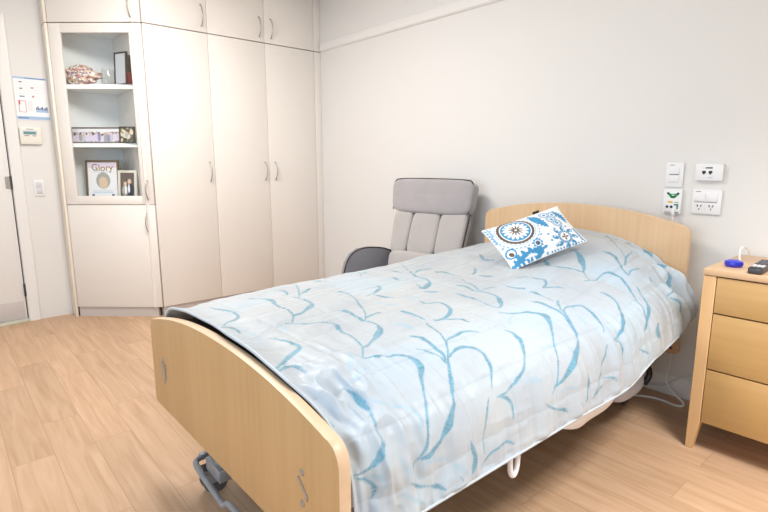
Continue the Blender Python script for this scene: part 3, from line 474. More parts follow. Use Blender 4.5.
(1,[519,1308,522,1308,515,1315,520,1313,510,1321,519,1319,504,1330,517,1324,499,1341,513,1333,495,1357,510,1346,491,1373,504,1364,486,1390,497,1384,480,1410,490,1404,471,1433,480,1428,464,1455,471,1453,455,1477,462,1475,448,1495,455,1495,440,1508,448,1508,433,1519,439,1522,426,1531,431,1533,419,1539,424,1544,409,1551,415,1555,400,1562,406,1566,393,1571,399,1575,384,1584,391,1586,375,1595,384,1597,368,1608,377,1611,359,1620,369,1622,351,1633,362,1635,344,1644,357,1646,337,1655,351,1657,331,1664,346,1669,326,1675,338,1680,320,1684,333,1691,315,1695,326,1700,311,1704,318,1709,308,1713,313,1717,304,1720,311,1722,300,1726,308,1729,297,1731,306,1735,293,1735,302,1740,289,1737,298,1746,284,1742,295,1751,280,1746,291,1758,275,1749,288,1762,269,1753,284,1769,262,1758,278,1773,257,1764,273,1780,251,1769,268,1786,244,1778,260,1793,238,1786,249,1800,231,1795,240,1806,226,1802,233,1811,220,1809,227,1815,217,1811,224,1820,211,1813,218,1824,207,1818,215,1826,202,1820,209,1831,195,1822,204,1835,189,1824,198,1840,184,1826,193,1844,178,1829,184,1844,171,1831,177,1844,166,1833,169,1844,158,1835,160,1842]),
(1,[446,1502,448,1497,455,1499,455,1493,462,1495,464,1486,470,1493,475,1479,479,1491,486,1475,490,1488,499,1471,502,1486,511,1468,515,1484,526,1466,528,1482,539,1466,539,1482,548,1468,548,1484,559,1471,557,1486,566,1475,566,1488,573,1479,573,1493,581,1486,579,1499,586,1493,586,1504,590,1499,591,1511,595,1506]),
(1,[399,1577,400,1571,409,1573,409,1564,419,1568,420,1557,429,1564,429,1553,437,1562,442,1546,446,1560,451,1544,453,1560,462,1542,460,1560,471,1542,468,1562,480,1544,477,1562,488,1548,484,1566,495,1553,491,1571,502,1560,497,1575,508,1564,500,1580,511,1571,504,1584,513,1577,506,1588,515,1584,508,1595,517,1591,508,1604,519,1597,508,1611,519,1606,506,1622,520,1615,504,1631,519,1626,500,1640,515,1637,497,1651,510,1651,493,1662,506,1662,488,1673,500,1673,482,1682,493,1684,479,1691,486,1695,473,1700,479,1704,466,1711,471,1713,460,1720,464,1722,453,1729,457,1731,446,1740,449,1740,440,1749,442,1749]),
(1,[681,1544,684,1542,682,1553,688,1548,684,1562,692,1557,686,1571,697,1564,686,1580,699,1575,682,1593,699,1586,677,1606,697,1600,673,1617,693,1613,670,1628,690,1626,664,1637,682,1637,659,1646,675,1648,653,1653,668,1657,648,1662,662,1664,642,1671,655,1673,639,1677,648,1680,635,1684,641,1689,628,1693,633,1695,619,1702,624,1704,608,1711,613,1715,597,1720,604,1724,588,1726,593,1733,579,1733,586,1740,571,1735,577,1744,562,1740,568,1749,553,1742,559,1753,542,1746,550,1758,533,1753,539,1762,522,1758,528,1764,513,1762,517,1769,504,1764,508,1771,497,1769,499,1773,488,1771,490,1775,480,1771,482,1778,473,1773,473,1778,464,1771,464,1775,457,1771,457,1773,449,1771,449,1773]),
(1,[451,1773,453,1771,459,1778,462,1775,468,1784,470,1778,473,1789,479,1782,479,1793,488,1786,484,1800,493,1793,488,1806,500,1802,491,1813,504,1811,493,1820,508,1822,493,1829,506,1833,493,1842,502,1844,491,1853,499,1858,491,1867,495,1869]),
(1,[419,1764,420,1764,413,1769,417,1771,408,1775,413,1778,404,1782,409,1784,400,1789,406,1793,397,1798,404,1800,395,1806,400,1809,393,1815,399,1818,389,1824,395,1826,388,1838,391,1840,384,1851,388,1853,380,1864,384,1867,379,1880,382,1882,377,1893,380,1895,377,1909,380,1911,375,1924,379,1924,375,1938,377,1940]),
(1,[553,1313,559,1306,562,1321,568,1315,571,1330,579,1321,581,1339,588,1330,590,1348,599,1337,599,1357,608,1346,610,1364,619,1355,619,1373,628,1364,624,1384,633,1375,628,1393,637,1384,630,1402,635,1397,628,1413,635,1406,630,1422,635,1417]),
(1,[866,1486,874,1479,874,1497,884,1488,884,1506,895,1497,894,1517,906,1506,899,1526,914,1517,899,1537,919,1526,895,1548,924,1535,890,1560,924,1546,884,1568,919,1562,877,1580,908,1577,870,1591,892,1593,861,1604,877,1606,850,1617,861,1622,835,1633,844,1637,819,1651,828,1653,804,1666,812,1669,792,1682,799,1682,783,1695,788,1697,772,1711,779,1711,764,1724,772,1724,759,1735,764,1737,752,1749,759,1749,744,1760,752,1762,739,1771,744,1773,732,1782,739,1784,726,1793,732,1795,719,1804,724,1809,713,1818,719,1820,706,1829,712,1831]),
(1,[1010,1535,1025,1528,1008,1542,1023,1535,1008,1546,1023,1539,1008,1551,1021,1546,1003,1560,1017,1555,992,1573,1008,1571,981,1588,997,1586,965,1608,983,1606,954,1626,970,1624,943,1644,959,1642,932,1664,944,1662,923,1682,932,1682,915,1695,923,1697,908,1706,917,1706,903,1713,910,1715,895,1717,904,1722,886,1724,897,1729,875,1731,888,1737,863,1737,879,1746,850,1742,870,1755,837,1749,859,1764,824,1758,850,1773,813,1766,837,1782,804,1775,826,1791,793,1784,813,1798,783,1791,801,1806,773,1800,790,1813,763,1806,777,1820,753,1811,764,1824,742,1815,752,1829,732,1820,737,1831,719,1824,724,1831,708,1829,715,1835,699,1833,704,1838,692,1840,697,1844,686,1846,690,1849,679,1851,681,1853]),
(1,[1281,1691,1288,1695,1265,1697,1276,1704,1247,1704,1263,1713,1232,1711,1250,1720,1217,1717,1239,1729,1205,1724,1225,1735,1192,1731,1210,1742,1181,1737,1197,1749,1170,1744,1183,1753,1159,1749,1170,1758,1148,1755,1157,1762,1137,1758,1145,1766,1128,1762,1132,1769,1119,1764,1121,1769,1112,1764,1112,1769,1103,1764,1101,1766,1092,1764,1092,1766]),
(1,[1099,1766,1103,1764,1108,1773,1112,1769,1117,1778,1123,1773,1126,1784,1136,1780,1132,1791,1143,1786,1136,1798,1150,1795,1139,1804,1154,1804,1141,1813,1156,1815,1141,1820,1156,1824,1139,1829,1152,1833,1137,1840,1146,1842,1134,1849,1141,1851,1130,1860,1136,1862]),
(1,[1050,1771,1056,1773,1041,1780,1046,1782,1030,1791,1037,1793,1021,1802,1030,1804,1012,1811,1021,1815,1003,1820,1012,1824,994,1831,1003,1835,985,1840,992,1844,975,1849,985,1853,968,1858,977,1862,963,1867,972,1871,957,1875,965,1878,954,1884,961,1887,948,1893,955,1895,944,1902,952,1904,941,1911,946,1913,937,1920,943,1922,930,1927,937,1931,923,1933,928,1938,915,1940,921,1944,908,1947,914,1951]),
(1,[886,1849,890,1849,883,1858,894,1860,879,1867,895,1871,877,1875,899,1882,875,1884,897,1891,872,1891,894,1902,870,1902,888,1911,866,1911,881,1918,864,1920,875,1924,861,1927,872,1933,859,1935,868,1940,857,1942,864,1944,857,1951,861,1951]),
(1,[995,1900,995,1895,1010,1902,1010,1898,1025,1907,1025,1900,1039,1911,1039,1902,1048,1913,1052,1907,1054,1918,1063,1913,1057,1920,1068,1920,1061,1924,1070,1924,1068,1931,1074,1929]),
(1,[970,1918,974,1920,957,1922,963,1927,944,1929,950,1933,932,1933,937,1938,921,1938,928,1944,915,1942,921,1947,910,1944,915,1949,908,1947,912,1951,903,1949,906,1951]),
(1,[1452,1766,1465,1771,1432,1775,1445,1782,1414,1786,1427,1793,1398,1795,1410,1802,1385,1804,1396,1811,1372,1811,1381,1818,1359,1818,1369,1824,1350,1824,1356,1829,1339,1831,1345,1835]),
(1,[1270,1873,1276,1873,1285,1887,1288,1884,1298,1900,1305,1898,1310,1913,1321,1911,1323,1924,1330,1920,1332,1931,1341,1929,1339,1935,1345,1933,1345,1940,1350,1938,1352,1944,1354,1942]),
(1,[813,1931,817,1931,815,1938,819,1938,817,1942,821,1942,821,1949,824,1949,823,1956,828,1956]),
(1,[78,1742,86,1751,75,1746,84,1755,71,1751,80,1762,69,1755,78,1766,66,1760,75,1773,62,1764,73,1778,58,1771,69,1784,56,1775,66,1789,53,1780,60,1793,49,1782,56,1798,47,1786,53,1800,44,1791,47,1802,40,1795,42,1804,36,1798,38,1806,31,1802,33,1809,27,1804,29,1811,22,1809,24,1813,18,1809,18,1815,15,1811,15,1815,9,1811,9,1815,5,1811,5,1815]),
(1,[4,1820,4,1818,9,1824,9,1820,13,1829,15,1822,18,1831,20,1824,22,1835,25,1826,25,1840,29,1831,29,1844,35,1838,33,1851,38,1842,35,1855,42,1849,36,1860,44,1855,36,1862,45,1862,36,1867,45,1869,36,1871,44,1875,35,1878,42,1882,35,1884,38,1889,33,1893,35,1895,31,1900,31,1902]),
(1,[120,1891,122,1889,126,1898,129,1895,129,1904,133,1900,135,1913,138,1904,140,1918,144,1909,147,1922,149,1913,155,1924,155,1918,162,1927,160,1920,167,1929,167,1924,175,1933,175,1929,182,1940,184,1931,189,1949,191,1935,195,1953,200,1940,202,1958,206,1944,207,1962,213,1953,215,1967,217,1960,222,1971,222,1967]),
(1,[318,1862,322,1862,318,1869,324,1871,318,1878,328,1880,318,1884,329,1887,318,1893,333,1895,318,1900,335,1902,320,1907,340,1911,322,1913,342,1920,322,1918,342,1929,320,1927,340,1940,318,1935,333,1947,315,1944,328,1956,313,1953,324,1962,313,1960,320,1967,311,1964,318,1969,311,1969,315,1971,311,1973,313,1976]),
(1,[262,1947,264,1947,266,1953,268,1951,269,1960,271,1958,271,1964,275,1964,275,1971,278,1971]),
(1,[78,1709,80,1706,78,1717,80,1717,78,1726,80,1726,80,1737,82,1735,82,1746,84,1746]),
(1,[362,1973,360,1971,371,1967,369,1964,382,1960,379,1956,391,1953,388,1949,400,1949,395,1942,408,1944,404,1938,417,1942,413,1935,424,1940,420,1933,433,1938,429,1931,440,1938,437,1929,449,1938,446,1929,457,1940,455,1929,464,1942,464,1931,470,1944,471,1935,477,1949,480,1942,482,1953,486,1949,491,1960,493,1956]),
(1,[633,1869,635,1867,639,1875,642,1873,644,1882,650,1880,650,1889,657,1884,657,1895,664,1891,666,1902,672,1895,677,1909,681,1904,688,1915,690,1909,699,1920,699,1915,708,1927,708,1918,717,1931,717,1920,724,1935,728,1922,732,1940,737,1927,739,1944,748,1935,746,1949,753,1942,755,1953,761,1951,764,1960,766,1958]),
]
# ------------------------------------------------------------------ room shell
XL, XR, YF, YB, ZC = -4.77, 1.75, -2.35, 2.86, 2.72
struct(MB().box((XL-.1, YF-.1, -.06), (XR+.1, YB+.1, 0), M['floor']).obj('floor'))
struct(MB().box((XL-.1, YF-.1, ZC), (XR+.1, YB+.1, ZC+.06), M['ceiling']).obj('ceiling'))
struct(MB().box((XL-.1, YB, 0), (XR+.1, YB+.1, ZC), M['wall']).obj('wall_back'))
# left wall with a door opening from y=-.45 to .443
w = MB(); w.box((XL-.1, .443, 0), (XL, YB, ZC), M['wall']); w.box((XL-.1, YF-.1, 0), (XL, -.45, ZC), M['wall']); w.box((XL-.1, -.45, 2.2), (XL, .443, ZC), M['wall'])
struct(w.obj('wall_left'))
# right wall and front wall (behind the camera) with a window
w = MB(); w.box((XR, YF-.1, 0), (XR+.1, YB+.1, ZC), M['wall']); struct(w.obj('wall_right'))
WX0, WX1, WZ0, WZ1 = -2.6, .9, .75, 2.35
w = MB(); w.box((XL-.1, YF-.1, 0), (WX0, YF, ZC), M['wall']); w.box((WX1, YF-.1, 0), (XR+.1, YF, ZC), M['wall'])
w.box((WX0, YF-.1, 0), (WX1, YF, WZ0), M['wall']); w.box((WX0, YF-.1, WZ1), (WX1, YF, ZC), M['wall']); struct(w.obj('wall_front'))
wf = MB(); t = .05
wf.box((WX0, YF-.08, WZ0), (WX1, YF-.02, WZ0+t), M['trimw']); wf.box((WX0, YF-.08, WZ1-t), (WX1, YF-.02, WZ1), M['trimw'])
for x in (WX0, (WX0+WX1)/2-t/2, WX1-t): wf.box((x, YF-.08, WZ0+t), (x+t, YF-.02, WZ1-t), M['trimw'])
wf = struct(wf.obj('window_1'))
MB().box((WX0+t, YF-.055, WZ0+t), (WX1-t, YF-.05, WZ1-t), M['glass']).obj('window_pane', wf)
# picture rail and skirting
struct(MB().prism([(YB, 2.242), (YB-.012, 2.242), (YB-.022, 2.252), (YB-.022, 2.300), (YB-.014, 2.316), (YB, 2.318)], 'X', -4.16, XR, M['trimw'], smooth=False).obj('trim_1'))
struct(MB().prism([(YB, 0), (YB-.016, 0), (YB-.016, .085), (YB-.008, .1), (YB, .1)], 'X', -4.14, XR, M['trimw'], smooth=False).obj('baseboard_back'))
# door with frame on the left wall
dr = struct(MB().box((XL-.045, -.44, .012), (XL-.004, .436, 2.19), M['trimw'], .002).obj('door_1'))
MB().box((XL-.004, -.425, .02), (XL+.0005, .425, .165), M['kick'], .0006).obj('kick_plate', dr)
h = MB(); h.tube([(XL+.004, .439, 1.03), (XL+.004, .439, 1.13)], .006, M['dmetal']); h.box((XL-.003, .405, 1.035), (XL, .437, 1.125), M['metal']); h.obj('hinge', dr)
h = MB(); h.tube([(XL+.004, .439, .2), (XL+.004, .439, .3)], .006, M['dmetal']); h.obj('hinge', dr)
h = MB(); h.tube([(XL+.004, .439, 1.85), (XL+.004, .439, 1.95)], .006, M['dmetal']); h.obj('hinge', dr)
a = MB()
prof = [(XL, .447), (XL+.016, .447), (XL+.018, .452), (XL+.014, .517), (XL+.008, .522), (XL, .522)]
a.prism(prof, 'Z', 0, 2.275, M['trimw'], smooth=False)
a.box((XL, -.454, 2.2), (XL+.016, .447, 2.275), M['trimw']); a.box((XL, -.53, 0), (XL+.016, -.454, 2.275), M['trimw'])
struct(a.obj('trim_2'))
g = MB(); g.box((XL-.1, -.45, 0), (XL-.06, .443, 2.2), M['gap']); struct(g.obj('trim_3'))
# pale wedge on the floor at the door foot
wg = MB()
wg.prism([(-4.70, .20), (-4.715, .19), (-4.768, .30), (-4.768, .45), (-4.755, .46), (-4.735, .40)], 'Z', 0, .022, M['wedge'], .003)
tag(wg.obj('door_wedge'), 'pale grey-green wedge on the floor at the hinge side of the white door', 'door wedge')

# ------------------------------------------------------------------ wardrobes along the left wall
WXF = -4.18
def bow(mb, base, up, out, length=.155, bulge=.03, r=.0045):
    b = Vector(base); u = Vector(up); o = Vector(out); pts = []; rad = []
    pts.append(b-u*length/2); rad.append(r*1.25)
    for k in range(13):
        t = k/12*2-1; pts.append(b+u*(t*length/2)+o*(.010+bulge*(1-t*t))); rad.append(r*(1.15-.25*(1-t*t)))
    pts.append(b+u*length/2); rad.append(r*1.25)
    mb.tube(pts, rad, M['metal'], 10)
def wardrobe_door(parent, y0, y1, z0, z1, hy, hz):
    d = MB().box((WXF-.018, y0+.0016, z0), (WXF, y1-.0016, z1), M['lam'], .0012).obj('door', parent)
    hb = MB(); bow(hb, (WXF, hy, hz), (0, 0, 1), (1, 0, 0)); hb.obj('handle', d)
def carcass(parent, y0, y1, z0, z1, xb=-4.765):
    xf = WXF-.020; t = .016
    MB().box((xb, y0, z0), (xf, y0+t, z1), M['carc']).obj('side_panel', parent)
    MB().box((xb, y1-t, z0), (xf, y1, z1), M['carc']).obj('side_panel', parent)
    MB().box((xb, y0+t, z0), (xf, y1-t, z0+t), M['carc']).obj('bottom_panel', parent)
    MB().box((xb, y0+t, z1-t), (xf, y1-t, z1), M['carc']).obj('top_panel', parent)
    MB().box((xb, y0+t, z0+t), (xb+.006, y1-t, z1-t), M['carc']).obj('back_panel', parent)
G1 = 'built-in cream wardrobes'
w1 = thing('wardrobe', (-4.47, 1.53, 0), 'single-door cream built-in wardrobe right beside the corner glass cabinet', 'wardrobe', G1)
carcass(w1, 1.289, 1.7765, .08, 2.236); wardrobe_door(w1, 1.287, 1.778, .082, 2.236, 1.735, 1.156)
MB().box((-4.7, 1.29, 0), (WXF-.012, 1.776, .079), M['plinth']).obj('plinth', w1)
w2 = thing('wardrobe', (-4.47, 2.32, 0), 'double-door cream built-in wardrobe between single wardrobe and back wall', 'wardrobe', G1)
carcass(w2, 1.778, 2.784, .08, 2.236); wardrobe_door(w2, 1.778, 2.281, .082, 2.236, 2.240, 1.156); wardrobe_door(w2, 2.281, 2.783, .082, 2.236, 2.340, 1.156)
MB().box((-4.7, 1.778, 0), (WXF-.012, 2.784, .079), M['plinth']).obj('plinth', w2)
MB().box((WXF-.03, 2.786, 0), (WXF-.004, YB-.001, 2.236), M['lam'], .001).obj('filler_panel', w2)
G2 = 'overhead cupboards above the wardrobes'
o1 = thing('overhead_cabinet', (-4.47, 1.53, 2.243), 'single-door overhead cupboard above the single wardrobe', 'cupboard', G2)
carcass(o1, 1.289, 1.7765, 2.243, ZC-.002); wardrobe_door(o1, 1.287, 1.778, 2.243, ZC-.004, 1.733, 2.365)
o2 = thing('overhead_cabinet', (-4.47, 2.32, 2.243), 'two-door overhead cupboard above the double wardrobe, next to the back wall', 'cupboard', G2)
carcass(o2, 1.778, 2.784, 2.243, ZC-.002); wardrobe_door(o2, 1.778, 2.281, 2.243, ZC-.004, 2.232, 2.362); wardrobe_door(o2, 2.281, 2.783, 2.243, ZC-.004, 2.342, 2.362)
MB().box((WXF-.03, 2.786, 2.243), (WXF-.004, YB-.001, ZC-.002), M['lam'], .001).obj('filler_panel', o2)

# ------------------------------------------------------------------ corner display cabinet with angled front
CA = Vector((-4.18, 1.281, 0)); CB = Vector((-4.642, .762, 0)); CD = (CB-CA).normalized(); CN = Vector((-CD.y, CD.x, 0))
if CN.dot(-CA) < 0: CN = -CN
CL = (CB-CA).length
def F(s, n=0., z=0.): p = CA+CD*s+CN*n; return Vector((p.x, p.y, z))
FT = Matrix(((CD.x, CN.x, 0, CA.x), (CD.y, CN.y, 0, CA.y), (0, 0, 1, 0), (0, 0, 0, 1)))   # local (s, n, z)
def fbox(mb, s0, s1, n0, n1, z0, z1, m, bev=0.): mb.box((s0, n0, z0), (s1, n1, z1), m, bev, T=FT); return mb
def pent(inset, xb=-4.76, y1=1.284):
    a = F(.004, -.022-inset); b = F(CL-.004, -.022-inset)
    return [(xb, y1-.02-inset), (max(a.x, -4.2), y1-.02-inset), (a.x, a.y), (b.x, b.y), (b.x, .757+inset) if b.y > .757+inset else (b.x, b.y), (xb, .757+inset)]
dc = thing('display_cabinet', (-4.5, 1.03, 0), 'tall corner cabinet with glass display door above a cream lower door', 'cabinet')
p5 = [(-4.762, 1.262), (-4.205, 1.262), tuple(F(.006, -.021)[:2]), tuple(F(CL-.006, -.021)[:2]), (-4.762, .765)]
def shelf(z0, z1, name, m=M['inner']): MB().prism(p5, 'Z', z0, z1, m, smooth=False).obj(name, dc)
MB().box((-4.768, .7445, 0), (-4.640, .7635, 2.236), M['lamedge'], .001).obj('end_panel', dc)
MB().box((-4.768, .766, .08), (-4.757, 1.282, 2.236), M['inner']).obj('back_panel', dc)
MB().box((-4.757, 1.225, .08), (-4.215, 1.282, 2.236), M['lam']).obj('side_panel', dc)
p5 = [(-4.756, 1.224), (-4.235, 1.224), tuple(F(.012, -.021)[:2]), tuple(F(CL-.012, -.021)[:2]), (-4.654, .768), (-4.756, .768)]
shelf(.08, .10, 'bottom_panel'); shelf(.905, .935, 'fixed_shelf'); shelf(1.345, 1.375, 'shelf'); shelf(1.775, 1.808, 'shelf'); shelf(2.205, 2.236, 'top_panel')
pl = MB(); fbox(pl, .045, CL-.006, -.04, -.012, 0, .079, M['plinth']); pl.obj('plinth', dc)
gd = MB(); S0, S1, Z0, Z1 = .0068, CL-.004, .907, 2.236
fbox(gd, S0, .098, -.018, 0, Z0, Z1, M['lam'], .0012); fbox(gd, .605, S1, -.018, 0, Z0, Z1, M['lam'], .0012)
fbox(gd, .098, .605, -.018, 0, Z0, .973, M['lam'], .0012); fbox(gd, .098, .605, -.018, 0, 2.170, Z1, M['lam'], .0012)
gd = gd.obj('glass_door', dc)
gp = MB(); fbox(gp, .094, .609, -.011, -.008, .969, 2.174, M['glass']); gp.obj('pane', gd)
hb = MB(); bow(hb, F(.047, 0, 1.02), (0, 0, 1), CN, .14); hb.obj('handle', gd)
ld = MB(); fbox(ld, S0, S1, -.018, 0, .082, .902, M['lam'], .0012); ld = ld.obj('door', dc)
hb = MB(); bow(hb, F(.068, 0, .767), (0, 0, 1), CN, .14); hb.obj('handle', ld)
o3 = thing('overhead_cabinet', (-4.5, 1.03, 2.243), 'angled overhead cupboard above the corner glass cabinet', 'cupboard', G2)
MB().prism([(-4.756, 1.28), (-4.21, 1.28), tuple(F(.012, -.021)[:2]), tuple(F(CL-.008, -.021)[:2]), (-4.654, .768), (-4.756, .768)], 'Z', 2.243, ZC-.002, M['carc'], smooth=False).obj('cupboard_body', o3)
MB().box((-4.768, .7445, 2.243), (-4.640, .7635, ZC-.002), M['lamedge'], .001).obj('end_panel', o3)
od = MB(); fbox(od, S0, S1, -.018, 0, 2.243, ZC-.004, M['lam'], .0012); od = od.obj('door', o3)
hb = MB(); bow(hb, F(.073, 0, 2.352), (0, 0, 1), CN, .15); hb.obj('handle', od)

# ------------------------------------------------------------------ things on the cabinet shelves
GF = 'framed pictures in the glass cabinet'
def frame_T(cx, cy, z, ang, lean):
    """local x right, y up, z out of the picture; stands on z"""
    return Matrix.Translation((cx, cy, z)) @ Matrix.Rotation(ang, 4, 'Z') @ Matrix.Rotation(math.pi/2-lean, 4, 'X')
def picture(loc, w, h, fw, ang, lean, fm, label, inner, depth=.016):
    th = thing('picture_frame', loc, label, 'picture frame', GF)
    T = frame_T(loc[0], loc[1], loc[2]+depth*math.sin(lean)+.0005, ang, lean)
    b = MB()
    b.box((-w/2, 0, -depth), (-w/2+fw, h, 0), fm, .0015, T=T); b.box((w/2-fw, 0, -depth), (w/2, h, 0), fm, .0015, T=T)
    b.box((-w/2+fw, 0, -depth), (w/2-fw, fw, 0), fm, .0015, T=T); b.box((-w/2+fw, h-fw, -depth), (w/2-fw, h, 0), fm, .0015, T=T)
    b.obj('frame', th)
    b = MB(); inner(b, w, h, fw, T); b.obj('print', th)
    return th
fang = math.atan2(CD.y, CD.x)+math.pi     # along the front, facing the room
def disc(b, cx, cy, rx, ry, z, m, T, n=24):
    b.prism([(cx+rx*math.cos(2*math.pi*k/n), cy+ry*math.sin(2*math.pi*k/n)) for k in range(n)], 'Z', z, z+.0006, m, smooth=False, T=T)
def cert(b, w, h, f, T):
    b.box((-w/2+f, f, -.01), (w/2-f, h-f, -.006), M['paper'], T=T)
    b.box((-w/2+f, h-f-.045, -.006), (w/2-f, h-f, -.0056), M['lilac'], T=T)
    text_mesh(b, 'Glory', .074, M['gold'], T @ Matrix.Translation((0, h-f-.046, -.005)), bend=.8)
    disc(b, .004, h*.49, .056, .064, -.0056, M['hair'], T); disc(b, .004, h*.43, .034, .048, -.0049, M['skin'], T)
    for k, yy in enumerate((.055, .068, h-f-.078)): b.box((-w*.3, yy, -.006), (w*.3, yy+.0035, -.0056), M['paleblue'], T=T)
    for sx in (-1, 1): disc(b, sx*w*.3, .035, .012, .012, -.0056, M['ink'], T, 12)
picture((*F(.450, -.085)[:2], .936), .263, .310, .015, fang, .08, M['frame_br'], 'bronze-framed certificate with a round portrait, on the lower shelf', cert)
def couple(b, w, h, f, T):
    b.box((-w/2+f, f, -.01), (w/2-f, h-f, -.006), M['photo_dk'], T=T)
    for x, y, rx, ry, m in ((-.018, .128, .013, .017, 'skin'), (.016, .145, .015, .019, 'skin'), (-.02, .075, .024, .042, 'hair'), (.024, .08, .026, .052, 'navy'), (.012, .09, .008, .036, 'paper'), (-.014, .08, .009, .034, 'paper')):
        disc(b, x, y, rx, ry, -.0056+(.0004 if m in ('skin', 'paper') else 0), M[m], T, 16)
picture((*F(.244, -.058)[:2], .936), .152, .232, .020, fang-.04, .12, M['frame_wh'], 'pale-framed photo of two people leaning beside the certificate', couple)
def group_photo(b, w, h, f, T):
    b.box((-w/2+f, f, -.01), (w/2-f, h-f, -.006), M['photo_gr'], T=T)
    rnd = random.Random(3)
    b.box((-w/2+f, h-f-.024, -.006), (w/2-f, h-f, -.0056), M['paper'], T=T)
    for k in range(15):
        x = -w/2+f+.014+k*(w-2*f-.028)/14; y = h*.58+rnd.uniform(-.010, .010)
        disc(b, x, y-.030, .0150, .032, -.0058, M[rnd.choice(['hair', 'lilac', 'photo_dk', 'mount', 'lilac', 'violet'])], T, 10); disc(b, x, y, .007, .009, -.0052, M[rnd.choice(['photo_dk', 'skin', 'photo_dk'])], T, 10)
picture((*F(.462, -.08)[:2], 1.376), .388, .122, .010, fang, .08, M['frame_gr'], 'long narrow grey-framed group photo on the middle shelf', group_photo)
def garden(b, w, h, f, T):
    b.box((-w/2+f, f, -.01), (w/2-f, h-f, -.006), M['photo_gn'], T=T)
    for x, y, r in ((-.012, .058, .022), (.006, .05, .02), (-.004, .068, .016)): disc(b, x, y, r, r, -.0058, M['frame_wh'], T, 14)
picture((*F(.198, -.040)[:2], 1.376), .118, .124, .009, fang+.03, .08, M['frame_dk'], 'small dark-framed photo at right end of the middle shelf', garden)
def blank(b, w, h, f, T): b.box((-w/2+f, f, -.01), (w/2-f, h-f, -.006), M['mount'], T=T)
picture((-4.388, 1.160, 1.809), .130, .243, .010, R(25), .07, M['frame_dk'], 'dark-framed picture leaning on the top shelf with a pale mount', blank)
bx = MB(); bx.prism([(-4.318, 1.187), (-4.292, 1.191), (-4.296, 1.221), (-4.322, 1.219)], 'Z', 1.809, 1.90, M['dkred'], .002); bx.prism([(-4.317, 1.188), (-4.293, 1.192), (-4.297, 1.220), (-4.321, 1.218)], 'Z', 1.90, 2.02, M['frame_dk'], .002)
tag(bx.obj('photo_album'), 'dark album with a red lower half standing at right end of top shelf', 'album')
# crumpled patterned bundle
bm = MB(); rnd = random.Random(7)
def crump(q):
    k = 1+.13*math.sin(9*q.x+3)*math.cos(7*q.y+1)+.10*math.sin(13*q.z+5*q.x); q = q*k
    q.z = max(q.z*(1-.25*max(q.x, 0)), -.86); return q
c = F(.540, -.10)
bm.pad((0, 0, 0), (.31, .13, .165), M['bundle'], .62, 12, T=Matrix.Translation((c.x, c.y, 1.880)) @ Matrix.Rotation(fang, 4, 'Z'), shape=crump)
tag(bm.obj('patterned_bundle'), 'crumpled multicoloured patterned bundle on the top shelf of the cabinet', 'bundle')
c = F(.330, -.098)
j = MB(); j.lathe([(.0, 0), (.040, 0), (.048, .006), (.050, .05), (.048, .092), (.040, .106), (.043, .120), (.039, .120), (.037, .106), (.045, .09), (.047, .05), (.045, .008), (0, .006)], (c.x, c.y, 1.809), M['jar'])
tag(j.obj('glass_jar'), 'clear glass jar between the patterned bundle and the leaning dark frame', 'jar')

# ------------------------------------------------------------------ things on the left wall
def wbox(b, y0, y1, z0, z1, x0, x1, m, bev=0.): b.box((XL+x0, y0, z0), (XL+x1, y1, z1), m, bev)
nt = thing('wall_notice', (XL, .63, 1.545), 'white printed notice with pale blue bands, on left wall beside the door', 'notice')
b = MB(); wbox(b, .527, .735, 1.545, 1.855, .0005, .0035, M['paper']); b.obj('sheet', nt)
b = MB()
wbox(b, .527, .735, 1.842, 1.855, .0035, .0042, M['paleblue']); wbox(b, .60, .725, 1.846, 1.850, .0042, .0046, M['midblue'])
wbox(b, .527, .735, 1.548, 1.572, .0035, .0042, M['paleblue']); wbox(b, .535, .60, 1.556, 1.562, .0042, .0046, M['midblue'])
# ruled box lower left, picture strip lower right
for y0, y1, z0, z1 in ((.545, .550, 1.60, 1.685), (.588, .592, 1.60, 1.685), (.545, .592, 1.68, 1.685), (.545, .592, 1.60, 1.604)): wbox(b, y0, y1, z0, z1, .0035, .0042, M['pink'])
wbox(b, .548, .556, 1.655, 1.685, .0042, .0046, M['red'])
for k in range(8):
    y = .652+k*.0095; wbox(b, y, y+.0075, 1.620, 1.640+.008*math.sin(k*2.1), .0035, .0042, M['midblue'])
wbox(b, .650, .730, 1.604, 1.618, .0035, .0042, M['paleblue'])
for z in (1.815, 1.768): 
    wbox(b, .562, .580, z, z+.008, .0035, .0042, M['ink'])
wbox(b, .632, .650, 1.776, 1.784, .0035, .0042, M['red']); wbox(b, .636, .648, 1.712, 1.722, .0035, .0042, M['red'])
wbox(b, .556, .588, 1.712, 1.719, .0035, .0042, M['midblue'])
for k in range(9): wbox(b, .602, .632, 1.612+k*.0085, 1.615+k*.0085, .0035, .0042, M['plastic2'])
for k in range(5): wbox(b, .545, .62, 1.735+k*.02, 1.737+k*.02, .0035, .0042, M['plastic2'])
for k in range(4): wbox(b, .645, .72, 1.745+k*.02, 1.747+k*.02, .0035, .0042, M['plastic2'])
b.obj('print', nt)
tp = thing('control_panel', (XL, .595, 1.365), 'cream wall control panel with teal display, below the notice', 'control panel')
b = MB(); wbox(b, .527, .664, 1.365, 1.488, -.002, .024, M['panelc'], .004); b.obj('housing', tp)
b = MB(); wbox(b, .545, .640, 1.434, 1.468, .024, .0246, M['plastic2']); b.obj('bezel', tp)
b = MB(); wbox(b, .552, .630, 1.438, 1.458, .0246, .0252, M['lcd']); b.obj('display', tp)
b = MB()
for k in range(6): wbox(b, .570+k*.008, .5775+k*.008, 1.474, 1.4785, .024, .0246+.0001*(k % 2), M['ink'])
b.obj('print', tp)
for y0, y1 in ((.556, .586), (.606, .630)): b = MB(); wbox(b, y0, y1, 1.425, 1.430, .024, .0246, M['ink']); b.obj('print', tp)
ls = thing('light_switch', (XL, .611, .973), 'white two-rocker light switch low on left wall between door and cabinet', 'light switch')
